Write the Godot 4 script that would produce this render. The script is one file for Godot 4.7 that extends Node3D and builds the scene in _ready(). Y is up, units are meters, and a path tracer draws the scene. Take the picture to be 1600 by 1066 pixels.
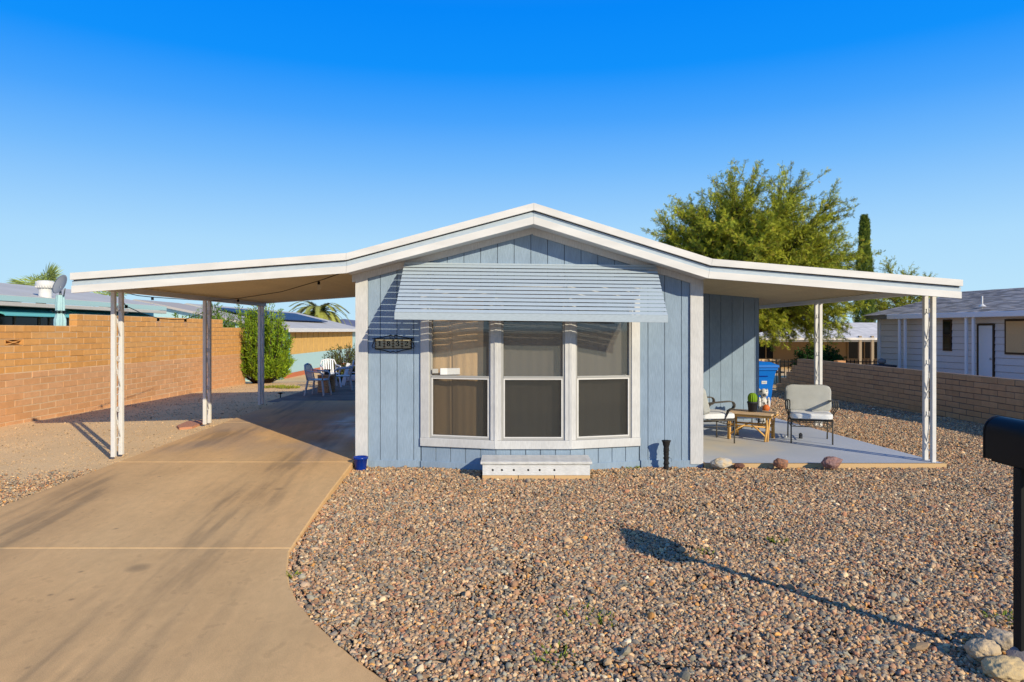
extends Node3D

const F := 1067.0
const EYE := 1.67
var rng := RandomNumberGenerator.new()
var T := {}
var M := {}
var used := {}
var drive_outline := PackedVector2Array()

# ---------------------------------------------------------------- places
func at(px: float, py: float, z: float) -> Vector3:      # a point at depth z, measured off the survey of the lot
	return Vector3((px - 800.0) * z / F, EYE - (py - 517.0) * z / F, -z)

func slab_y(z: float) -> float:
	return 0.103 + 0.0236 * (z - 8.27)

func on_slab(px: float, py: float) -> Vector2:
	var z := 1.7622 / ((py - 517.0) / F + 0.0236)
	return Vector2((px - 800.0) * z / F, z)

func land(x: float, z: float) -> float:
	var ls := slab_y(clampf(z, 1.0, 20.0)) - 0.035
	var lw := 0.13 - 0.009 * (z - 11.0) if z > 11.0 else 0.13 - 0.0236 * (11.0 - maxf(z, 1.0))
	lw = maxf(lw, -0.45)
	if z > 14.0:
		ls = lerpf(ls, 0.11, smoothstep(14.0, 14.8, z))
	var l := lerpf(ls, lw, clampf((-x - 5.0) / 3.2, 0.0, 1.0))
	if z > 21.0:
		l = lerpf(l, -0.45, clampf((z - 21.0) / 9.0, 0.0, 1.0))
	var r := 0.0
	if z < 8.27:
		r = -0.006 * (8.27 - maxf(z, 0.0))
	elif z > 12.0:
		r = maxf(-0.024 * (z - 12.0), -0.4)
	return lerpf(l, r, smoothstep(-3.6, -2.2, x))

# ---------------------------------------------------------------- nodes
func numbered(n: String) -> String:
	if not used.has(n):
		used[n] = 0
		return n
	used[n] += 1
	return "%s_%03d" % [n, used[n]]

func tag(o: Node3D, label: String, category: String, group := "") -> Node3D:
	o.set_meta("label", label)
	o.set_meta("category", category)
	if group != "":
		o.set_meta("group", group)
	return o

func thing(called: String, label: String, category: String, where := Vector3.ZERO, group := "") -> Node3D:
	var o := Node3D.new()
	o.name = numbered(called)
	add_child(o)
	o.position = where
	tag(o, label, category, group)
	return o

func copy_of(src: Node3D, label: String, where: Vector3, turn := 0.0) -> Node3D:
	var o: Node3D = src.duplicate()
	o.name = numbered(String(src.name).rstrip("0123456789").rstrip("_"))
	add_child(o)
	o.position = where
	o.rotation.y = turn
	o.set_meta("label", label)
	return o

func part(called: String, shape, material: Material, parent: Node3D, where := Vector3.ZERO) -> MeshInstance3D:
	var o := MeshInstance3D.new()
	o.name = called
	if shape is SurfaceTool:
		shape.generate_normals()
		o.mesh = shape.commit()
	else:
		o.mesh = shape
	o.material_override = material
	parent.add_child(o, true)
	o.position = where
	return o

func lone(called: String, shape, material: Material, label: String, category: String, where := Vector3.ZERO, group := "") -> MeshInstance3D:
	var o := part(numbered(called), shape, material, self, where)
	tag(o, label, category, group)
	return o

func setting(called: String, shape, material: Material) -> MeshInstance3D:
	var o := part(numbered(called), shape, material, self)
	o.set_meta("kind", "structure")
	return o

func many(called: String, mesh: Mesh, material: Material, parent: Node3D, xf: Array, cols: Array, stuff := true) -> MultiMeshInstance3D:
	var mm := MultiMesh.new()
	mm.transform_format = MultiMesh.TRANSFORM_3D
	mm.use_colors = true
	mm.mesh = mesh
	mm.instance_count = xf.size()
	for i in xf.size():
		mm.set_instance_transform(i, xf[i])
		mm.set_instance_color(i, cols[i])
	var o := MultiMeshInstance3D.new()
	o.name = called
	o.multimesh = mm
	o.material_override = material
	parent.add_child(o, true)
	if stuff:
		o.set_meta("kind", "stuff")
	return o

# ---------------------------------------------------------------- shapes
func tool(smooth := false) -> SurfaceTool:
	var st := SurfaceTool.new()
	st.begin(Mesh.PRIMITIVE_TRIANGLES)
	st.set_smooth_group(0 if smooth else -1)
	return st

func tri(st: SurfaceTool, a: Vector3, b: Vector3, c: Vector3, n: Vector3) -> void:
	if (b - a).cross(c - a).dot(n) > 0.0:
		st.add_vertex(a); st.add_vertex(c); st.add_vertex(b)
	else:
		st.add_vertex(a); st.add_vertex(b); st.add_vertex(c)

func quad(st: SurfaceTool, a: Vector3, b: Vector3, c: Vector3, d: Vector3, n: Vector3) -> void:
	tri(st, a, b, c, n)
	tri(st, a, c, d, n)

func box(st: SurfaceTool, c: Vector3, s: Vector3, b := 0.003, bs := Basis.IDENTITY) -> void:
	var h := s * 0.5
	b = minf(b, minf(h.x, minf(h.y, h.z)) * 0.45)
	var v := {}
	for sx in [-1, 1]:
		for sy in [-1, 1]:
			for sz in [-1, 1]:
				for ax in 3:
					var p := Vector3(sx * (h.x - b), sy * (h.y - b), sz * (h.z - b))
					p[ax] = [sx * h.x, sy * h.y, sz * h.z][ax]
					v[Vector4i(sx, sy, sz, ax)] = c + bs * p
	for ax in 3:
		var u := (ax + 1) % 3
		var w := (ax + 2) % 3
		for s1 in [-1, 1]:
			var k := []
			for q in [[-1, -1], [1, -1], [1, 1], [-1, 1]]:
				var e := Vector4i(0, 0, 0, ax)
				e[ax] = s1; e[u] = q[0]; e[w] = q[1]
				k.append(v[e])
			var n := Vector3.ZERO
			n[ax] = s1
			quad(st, k[0], k[1], k[2], k[3], bs * n)
			if b <= 0.0:
				continue
			for s2 in [-1, 1]:                       # the edge between the faces ax = s1 and u = s2
				var e0 := Vector4i(0, 0, 0, ax)
				e0[ax] = s1; e0[u] = s2; e0[w] = -1
				var e1 := e0; e1[w] = 1
				var e2 := e1; e2.w = u
				var e3 := e0; e3.w = u
				var m := Vector3.ZERO
				m[ax] = s1; m[u] = s2
				quad(st, v[e0], v[e1], v[e2], v[e3], bs * m)
	if b > 0.0:
		for sx in [-1, 1]:
			for sy in [-1, 1]:
				for sz in [-1, 1]:
					tri(st, v[Vector4i(sx, sy, sz, 0)], v[Vector4i(sx, sy, sz, 1)], v[Vector4i(sx, sy, sz, 2)], bs * Vector3(sx, sy, sz))

func box_mesh(s: Vector3, b := 0.003) -> ArrayMesh:
	var st := tool()
	box(st, Vector3.ZERO, s, b)
	st.generate_normals()
	return st.commit()

func bar(st: SurfaceTool, a: Vector3, b: Vector3, w: float, d: float, up := Vector3.UP, bevel := 0.002) -> void:   # a bar from a to b, w across and d along up
	var y := (b - a).normalized()
	var x := y.cross(up)
	if x.length() < 0.01:
		x = y.cross(Vector3.RIGHT)
	x = x.normalized()
	box(st, (a + b) * 0.5, Vector3(w, a.distance_to(b), d), bevel, Basis(x, y, x.cross(y)))

func prism(st: SurfaceTool, poly: PackedVector2Array, z0: float, z1: float, xf := Transform3D.IDENTITY) -> void:   # outline in x, y pulled from z0 to z1
	var idx := Geometry2D.triangulate_polygon(poly)
	for i in range(0, idx.size(), 3):
		for e in [[z0, -1.0], [z1, 1.0]]:
			var q := []
			for k in 3:
				q.append(xf * Vector3(poly[idx[i + k]].x, poly[idx[i + k]].y, e[0]))
			tri(st, q[0], q[1], q[2], xf.basis * Vector3(0, 0, e[1] * signf(z1 - z0)))
	var turn := -1.0 if Geometry2D.is_polygon_clockwise(poly) else 1.0
	for i in poly.size():
		var a := poly[i]
		var b := poly[(i + 1) % poly.size()]
		var n := Vector3(b.y - a.y, a.x - b.x, 0) * turn
		quad(st, xf * Vector3(a.x, a.y, z0), xf * Vector3(b.x, b.y, z0), xf * Vector3(b.x, b.y, z1), xf * Vector3(a.x, a.y, z1), xf.basis * n)

func tube(st: SurfaceTool, pts: Array, r0: float, r1: float, sides := 7, capped := true) -> void:
	var rings := []
	var ref := Vector3.UP
	for i in pts.size():
		var d: Vector3 = (pts[mini(i + 1, pts.size() - 1)] - pts[maxi(i - 1, 0)]).normalized()
		if i == 0:
			ref = d.cross(Vector3.UP if absf(d.y) < 0.9 else Vector3.RIGHT).normalized()
		else:
			ref = (ref - d * ref.dot(d)).normalized()
		var q := d.cross(ref)
		var r := lerpf(r0, r1, float(i) / maxf(1.0, pts.size() - 1.0))
		var ring := []
		for k in sides:
			var t := TAU * k / sides
			ring.append(pts[i] + (ref * cos(t) + q * sin(t)) * r)
		rings.append(ring)
	for i in pts.size() - 1:
		for k in sides:
			var k2 := (k + 1) % sides
			var mid: Vector3 = (rings[i][k] + rings[i + 1][k2]) * 0.5 - (pts[i] + pts[i + 1]) * 0.5
			quad(st, rings[i][k], rings[i][k2], rings[i + 1][k2], rings[i + 1][k], mid)
	if capped:
		for e in [0, pts.size() - 1]:
			var n: Vector3 = pts[e] - pts[1 if e == 0 else e - 1]
			for k in range(1, sides - 1):
				tri(st, rings[e][0], rings[e][k], rings[e][k + 1], n)

func lathe(st: SurfaceTool, prof: Array, sides := 20, c := Vector3.ZERO, bs := Basis.IDENTITY) -> void:   # profile of (radius, height); the outside is to the right going up
	for i in prof.size() - 1:
		for k in sides:
			var a0 := TAU * k / sides
			var a1 := TAU * (k + 1) / sides
			var q := []
			for e in [[i, a0], [i, a1], [i + 1, a1], [i + 1, a0]]:
				var p: Vector2 = prof[e[0]]
				q.append(c + bs * Vector3(p.x * cos(e[1]), p.y, p.x * sin(e[1])))
			var d: Vector2 = prof[i + 1] - prof[i]
			var am := (a0 + a1) * 0.5
			quad(st, q[0], q[1], q[2], q[3], bs * Vector3(d.y * cos(am), -d.x, d.y * sin(am)))

func ico(level: int) -> Array:
	var t := (1.0 + sqrt(5.0)) / 2.0
	var v := []
	for p in [[-1, t, 0], [1, t, 0], [-1, -t, 0], [1, -t, 0], [0, -1, t], [0, 1, t], [0, -1, -t], [0, 1, -t], [t, 0, -1], [t, 0, 1], [-t, 0, -1], [-t, 0, 1]]:
		v.append(Vector3(p[0], p[1], p[2]).normalized())
	var f := [[0, 11, 5], [0, 5, 1], [0, 1, 7], [0, 7, 10], [0, 10, 11], [1, 5, 9], [5, 11, 4], [11, 10, 2], [10, 7, 6], [7, 1, 8], [3, 9, 4], [3, 4, 2], [3, 2, 6], [3, 6, 8], [3, 8, 9], [4, 9, 5], [2, 4, 11], [6, 2, 10], [8, 6, 7], [9, 8, 1]]
	for l in level:
		var mid := {}
		var g := []
		for tr in f:
			var m := []
			for k in 3:
				var a: int = tr[k]
				var b: int = tr[(k + 1) % 3]
				var key := Vector2i(mini(a, b), maxi(a, b))
				if not mid.has(key):
					mid[key] = v.size()
					v.append(((v[a] + v[b]) * 0.5).normalized())
				m.append(mid[key])
			g.append_array([[tr[0], m[0], m[2]], [tr[1], m[1], m[0]], [tr[2], m[2], m[1]], [m[0], m[1], m[2]]])
		f = g
	return [v, f]

func rock(level: int, seed_: int, amp: float, size: Vector3, flats := 0, smooth := true) -> ArrayMesh:
	var nz := FastNoiseLite.new()
	nz.seed = seed_
	nz.frequency = 0.55
	var r := RandomNumberGenerator.new()
	r.seed = seed_
	var cuts := []
	for i in flats:
		cuts.append([Vector3(r.randf_range(-1, 1), r.randf_range(-1, 1), r.randf_range(-1, 1)).normalized(), r.randf_range(0.62, 0.86)])
	var g := ico(level)
	var v := []
	for p: Vector3 in g[0]:
		var q := p * (1.0 + amp * nz.get_noise_3dv(p * 2.2) + amp * 0.3 * nz.get_noise_3dv(p * 7.0))
		for c in cuts:
			var over: float = q.dot(c[0]) - c[1]
			if over > 0.0:
				q -= c[0] * over * 0.92
		v.append(q * size * 0.5)
	var st := tool(smooth)
	for f in g[1]:
		var m: Vector3 = v[f[0]] + v[f[1]] + v[f[2]]
		tri(st, v[f[0]], v[f[1]], v[f[2]], m)
	st.generate_normals()
	return st.commit()

func arc_pts(c: Vector3, u: Vector3, v: Vector3, a0: float, a1: float, n: int) -> Array:
	var o := []
	for i in n + 1:
		var a := lerpf(a0, a1, float(i) / n)
		o.append(c + u * cos(a) + v * sin(a))
	return o

func rect(x0: float, y0: float, x1: float, y1: float) -> PackedVector2Array:
	return PackedVector2Array([Vector2(x0, y0), Vector2(x1, y0), Vector2(x1, y1), Vector2(x0, y1)])

# ---------------------------------------------------------------- materials
func grey_tex(seed_: int, freq: float, lo: float, hi: float, oct := 4, size := 256, kind := FastNoiseLite.TYPE_SIMPLEX_SMOOTH) -> ImageTexture:
	var nz := FastNoiseLite.new()
	nz.seed = seed_
	nz.noise_type = kind
	nz.frequency = freq
	nz.fractal_octaves = oct
	var im := nz.get_seamless_image(size, size)
	im.convert(Image.FORMAT_L8)
	var d := im.get_data()
	for i in d.size():
		d[i] = int(255.0 * lerpf(lo, hi, d[i] / 255.0))
	return ImageTexture.create_from_image(Image.create_from_data(size, size, false, Image.FORMAT_L8, d))

func lin(r: float, g: float, b: float) -> Color:
	return Color(r, g, b).linear_to_srgb()

func mat(called: String, r: float, g: float, b: float, rough := 0.85, tex := "", sc := Vector3.ONE, bump := "", depth := 0.1, blot := "", bsc := Vector3.ONE) -> StandardMaterial3D:
	var m := StandardMaterial3D.new()
	m.resource_name = called
	m.albedo_color = lin(r, g, b)
	m.roughness = rough
	m.metallic_specular = 0.35
	m.uv1_triplanar = true
	m.uv1_world_triplanar = true
	m.uv1_scale = sc
	if tex != "":
		m.albedo_texture = T[tex]
	if bump != "":
		m.heightmap_enabled = true
		m.heightmap_texture = T[bump]
		m.heightmap_scale = depth
	if blot != "":
		m.detail_enabled = true
		m.detail_albedo = T[blot]
		m.detail_blend_mode = BaseMaterial3D.BLEND_MODE_MUL
		m.detail_uv_layer = BaseMaterial3D.DETAIL_UV_2
		m.uv2_triplanar = true
		m.uv2_world_triplanar = true
		m.uv2_scale = bsc
	M[called] = m
	return m

func tint(called: String, rough := 0.8, back := 0.0) -> StandardMaterial3D:        # takes its colour from the copies or the vertices
	var m := StandardMaterial3D.new()
	m.resource_name = called
	m.vertex_color_use_as_albedo = true
	m.roughness = rough
	m.metallic_specular = 0.3
	if back > 0.0:
		m.backlight_enabled = true
		m.backlight = Color(back, back, back)
	M[called] = m
	return m

func glass(called: String, alpha := 0.05) -> StandardMaterial3D:
	var m := StandardMaterial3D.new()
	m.resource_name = called
	m.transparency = BaseMaterial3D.TRANSPARENCY_ALPHA
	m.albedo_color = Color(0.75, 0.8, 0.8, alpha)
	m.roughness = 0.03
	M[called] = m
	return m

func make_materials() -> void:
	T.fine = grey_tex(1, 0.09, 0.92, 1.0)
	T.raw = grey_tex(2, 0.09, 0.0, 1.0, 5)
	T.grain = grey_tex(3, 0.35, 0.80, 1.0, 3, 512)
	T.blotch = grey_tex(4, 0.012, 0.82, 1.0, 5)
	T.soft = grey_tex(5, 0.012, 0.93, 1.0, 4)
	T.wood = grey_tex(6, 0.06, 0.90, 1.0, 5)
	T.worn = grey_tex(7, 0.05, 0.50, 1.0, 6)
	T.grit = grey_tex(9, 0.2, 0.84, 1.0, 4, 512)
	T.pits = grey_tex(8, 0.5, 0.0, 1.0, 2, 512)
	mat("white_paint", 0.66, 0.65, 0.635, 0.6, "wood", Vector3(4, 0.5, 4), "raw", 0.12, "soft", Vector3(0.6, 0.6, 0.6))
	mat("white_metal", 0.72, 0.7, 0.665, 0.42, "soft", Vector3(0.5, 2, 0.5))
	mat("fascia_blue", 0.46, 0.54, 0.61, 0.45, "fine", Vector3(0.5, 2, 0.5))
	mat("siding_blue", 0.32, 0.415, 0.525, 0.7, "wood", Vector3(5, 0.45, 5), "raw", 0.22, "soft", Vector3(0.8, 0.4, 0.8))
	mat("siding_gap", 0.06, 0.08, 0.10, 0.9)
	mat("awning_blue", 0.43, 0.5, 0.55, 0.4, "fine", Vector3(0.6, 3, 3))
	mat("almond", 0.74, 0.63, 0.42, 0.5, "fine", Vector3(0.6, 2, 2), "", 0.1, "soft", Vector3(0.5, 0.5, 0.5))
	mat("dark_wall", 0.2, 0.19, 0.18, 0.9, "fine")
	mat("aluminium", 0.42, 0.41, 0.39, 0.4, "fine", Vector3(2, 2, 2))
	mat("curtain_tan", 0.6, 0.4, 0.21, 0.95, "wood", Vector3(8, 0.6, 8))
	mat("curtain_grey", 0.095, 0.085, 0.076, 0.95, "wood", Vector3(8, 0.6, 8))
	glass("pane")
	var sc := mat("screen_mesh", 0.045, 0.042, 0.036, 0.95)
	sc.transparency = BaseMaterial3D.TRANSPARENCY_ALPHA
	sc.albedo_color.a = 0.55
	mat("shingle_roof", 0.30, 0.29, 0.27, 0.9, "fine", Vector3(2, 2, 2))
	mat("concrete", 0.75, 0.5, 0.25, 0.85, "grain", Vector3(2.5, 2.5, 2.5), "pits", 0.12)
	mat("joint", 0.72, 0.55, 0.30, 0.9, "grain", Vector3(4, 4, 4))
	mat("sand", 0.95, 0.655, 0.345, 0.95, "grit", Vector3(1.1, 1.1, 1.1), "raw", 0.7, "soft", Vector3(0.23, 0.23, 0.23))
	mat("soil", 0.12, 0.075, 0.042, 0.95, "grain", Vector3(1.6, 1.6, 1.6), "raw", 1.0, "blotch", Vector3(0.3, 0.3, 0.3))
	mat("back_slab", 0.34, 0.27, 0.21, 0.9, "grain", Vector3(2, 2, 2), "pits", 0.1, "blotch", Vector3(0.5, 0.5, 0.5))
	mat("black_metal", 0.012, 0.012, 0.012, 0.35, "fine", Vector3(2, 2, 2))
	mat("black_post", 0.018, 0.018, 0.017, 0.55, "fine", Vector3(6, 1, 6))
	mat("iron", 0.085, 0.075, 0.062, 0.45, "fine", Vector3(5, 5, 5))
	mat("mortar", 0.8, 0.56, 0.33, 0.95, "grain", Vector3(3, 3, 3))
	mat("mortar_dark", 0.28, 0.19, 0.12, 0.95, "grain", Vector3(3, 3, 3))
	var i := 0
	for c in [[0.86, 0.42, 0.125], [0.82, 0.395, 0.115], [0.89, 0.44, 0.135], [0.84, 0.405, 0.12], [0.86, 0.445, 0.15]]:
		mat("block_orange_%d" % i, c[0], c[1], c[2], 0.9, "grain", Vector3(2.3, 2.3, 2.3), "raw", 0.35, "soft", Vector3(1.7, 1.7, 1.7))
		i += 1
	i = 0
	for c in [[0.80, 0.41, 0.185], [0.83, 0.44, 0.21], [0.77, 0.39, 0.17], [0.81, 0.425, 0.20]]:
		mat("block_pink_%d" % i, c[0], c[1], c[2], 0.9, "grain", Vector3(2.3, 2.3, 2.3), "raw", 0.35, "soft", Vector3(1.7, 1.7, 1.7))
		i += 1
	i = 0
	for c in [[0.84, 0.44, 0.20], [0.79, 0.41, 0.185], [0.87, 0.465, 0.215], [0.82, 0.435, 0.205]]:
		mat("block_brown_%d" % i, c[0], c[1], c[2], 0.9, "grain", Vector3(2.3, 2.3, 2.3), "raw", 0.35, "soft", Vector3(1.7, 1.7, 1.7))
		i += 1
	mat("teal_paint", 0.14, 0.48, 0.52, 0.5, "fine", Vector3(1, 2, 1))
	mat("pale_teal", 0.42, 0.62, 0.62, 0.6, "fine", Vector3(1, 1, 1))
	mat("roof_grey", 0.62, 0.59, 0.54, 0.7, "fine", Vector3(1, 1, 1), "", 0.1, "soft", Vector3(0.2, 0.2, 0.2))
	mat("roof_tan", 0.5, 0.45, 0.4, 0.8, "fine", Vector3(1, 1, 1))
	mat("panel_tan", 0.72, 0.44, 0.14, 0.85, "fine", Vector3(1, 1, 1), "", 0.1, "soft", Vector3(0.7, 0.7, 0.7))
	mat("dark_glass", 0.012, 0.014, 0.016, 0.08)
	mat("solar", 0.018, 0.035, 0.10, 0.35)
	M.solar.metallic_specular = 0.12
	mat("solar_frame", 0.10, 0.12, 0.16, 0.4)
	mat("lap_white", 0.66, 0.62, 0.62, 0.7, "wood", Vector3(0.5, 5, 0.5))
	mat("lap_trim", 0.66, 0.67, 0.72, 0.6)
	mat("brown_frame", 0.05, 0.028, 0.015, 0.5)
	mat("tan_wall", 0.36, 0.28, 0.19, 0.9, "fine", Vector3(1, 1, 1))
	mat("white_roof", 0.85, 0.8, 0.74, 0.7, "fine", Vector3(1, 1, 1), "", 0.1, "blotch", Vector3(0.6, 0.6, 0.6))
	mat("brick_red", 0.62, 0.2, 0.09, 0.9, "grain", Vector3(2, 2, 2))
	mat("bark", 0.13, 0.095, 0.068, 0.95, "worn", Vector3(3, 1, 3), "raw", 1.0)
	mat("bin_blue", 0.004, 0.16, 0.62, 0.4, "fine", Vector3(2, 2, 2))
	mat("pot_blue", 0.006, 0.035, 0.28, 0.25, "fine", Vector3(2, 2, 2))
	mat("pot_grey", 0.035, 0.038, 0.048, 0.6, "fine", Vector3(6, 6, 6))
	mat("cactus_green", 0.17, 0.30, 0.012, 0.8, "fine", Vector3(20, 20, 20))
	mat("cushion_grey", 0.48, 0.48, 0.45, 0.95, "fine", Vector3(5, 5, 5), "raw", 0.4, "soft", Vector3(2, 2, 2))
	mat("cushion_white", 0.74, 0.74, 0.74, 0.95, "fine", Vector3(5, 5, 5), "raw", 0.2)
	mat("rattan", 0.74, 0.42, 0.13, 0.6, "wood", Vector3(8, 3, 8), "raw", 0.15)
	mat("table_wood", 0.68, 0.47, 0.28, 0.75, "wood", Vector3(2, 20, 20), "raw", 0.15)
	mat("worn_white", 0.85, 0.83, 0.78, 0.85, "blotch", Vector3(3, 12, 12), "raw", 0.25, "soft", Vector3(2, 2, 2))
	mat("front_white", 0.78, 0.77, 0.75, 0.8, "wood", Vector3(1, 6, 6), "raw", 0.25, "soft", Vector3(2, 2, 2))
	mat("plastic_white", 0.74, 0.74, 0.74, 0.4, "fine", Vector3(3, 3, 3))
	mat("plastic_grey", 0.55, 0.53, 0.5, 0.4, "fine", Vector3(3, 3, 3))
	mat("wrap_black", 0.045, 0.042, 0.040, 0.85, "worn", Vector3(8, 3, 8), "raw", 0.6)
	mat("tile_cream", 0.66, 0.56, 0.34, 0.4, "worn", Vector3(30, 30, 30))
	mat("tile_brown", 0.22, 0.12, 0.04, 0.4, "worn", Vector3(30, 30, 30))
	mat("dish_grey", 0.22, 0.24, 0.27, 0.6, "fine", Vector3(2, 2, 2))
	mat("cloth_teal", 0.42, 0.64, 0.66, 0.9, "wood", Vector3(4, 1, 4), "raw", 0.5)
	mat("flagstone", 0.62, 0.29, 0.17, 0.9, "grain", Vector3(3, 3, 3), "raw", 0.4)
	mat("hill_rock", 0.2, 0.215, 0.3, 0.95, "blotch", Vector3(0.004, 0.004, 0.004))
	for n in ["roof_grey", "roof_tan", "white_roof", "sand", "soil", "lap_white", "tan_wall", "siding_blue", "concrete", "back_slab", "awning_blue", "almond", "shingle_roof"]:
		M[n].metallic_specular = 0.12
	for n in ["black_metal", "black_post"]:
		M[n].metallic_specular = 0.2
	tint("pebble_tint", 0.85)
	tint("leaf_tint", 0.6, 0.55)
	tint("shingle_tint", 0.95)
	tint("rock_tint", 0.9)

func _ready() -> void:
	rng.seed = 20251
	# camera: level, lens shifted a little downwards
	var cam := Camera3D.new()
	cam.name = "camera"
	cam.projection = Camera3D.PROJECTION_FRUSTUM
	cam.near = 0.1
	cam.far = 9000.0
	cam.size = 0.1 * 1066.0 / F
	cam.frustum_offset = Vector2(0.0, -0.1 * 16.0 / F)
	cam.position = Vector3(0, EYE, 0)
	add_child(cam)
	cam.current = true
	# sky: clear winter afternoon, deep blue above, paler at the horizon
	var sky_im := Image.create(8, 720, false, Image.FORMAT_RGBF)
	var stops := [[-90.0, 0.30, 0.26, 0.22], [-0.5, 0.34, 0.32, 0.30], [0.0, 0.55, 0.80, 0.97], [3.0, 0.50, 0.775, 0.97], [7.0, 0.415, 0.71, 0.98], [13.3, 0.172, 0.49, 0.98], [17.0, 0.065, 0.37, 0.98], [20.8, 0.006, 0.285, 0.97], [25.2, 0.002, 0.245, 0.94], [35.0, 0.03, 0.215, 0.78], [55.0, 0.085, 0.215, 0.58], [90.0, 0.11, 0.215, 0.50]]
	for y in 720:
		var e := 90.0 - (y + 0.5) * 0.25
		var k := 0
		while k < stops.size() - 2 and stops[k + 1][0] < e:
			k += 1
		var t := clampf((e - stops[k][0]) / (stops[k + 1][0] - stops[k][0]), 0.0, 1.0)
		var dim := 1.0 / 1.15
		var c := dim * Color(lerpf(stops[k][1], stops[k + 1][1], t), lerpf(stops[k][2], stops[k + 1][2], t), lerpf(stops[k][3], stops[k + 1][3], t))
		for x in 8:
			sky_im.set_pixel(x, y, c)
	var psm := PanoramaSkyMaterial.new()
	psm.panorama = ImageTexture.create_from_image(sky_im)
	var sky := Sky.new()
	sky.sky_material = psm
	var env := Environment.new()
	env.background_mode = Environment.BG_SKY
	env.sky = sky
	env.tonemap_mode = Environment.TONE_MAPPER_LINEAR
	env.tonemap_exposure = 1.15
	env.sdfgi_enabled = true
	env.ssao_enabled = true
	env.ssil_enabled = true
	var we := WorldEnvironment.new()
	we.name = "world_environment"
	we.environment = env
	add_child(we)
	# sun: behind the camera's right shoulder, 24 degrees up
	var sun := DirectionalLight3D.new()
	sun.name = "sun"
	sun.light_energy = 1.4
	sun.light_color = Color(1.0, 0.95, 0.835)
	sun.light_angular_distance = 0.5
	sun.shadow_enabled = true
	add_child(sun)
	sun.look_at_from_position(Vector3.ZERO, Vector3(-1.42, -1.0, -1.73), Vector3.UP)

	make_materials()
	make_ground()
	make_house()
	make_carport()
	make_awning()
	make_walls()
	make_neighbours()
	make_greenery()
	make_yard_things()
	make_patio()
	make_back_yard()
	make_gravel()

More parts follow.
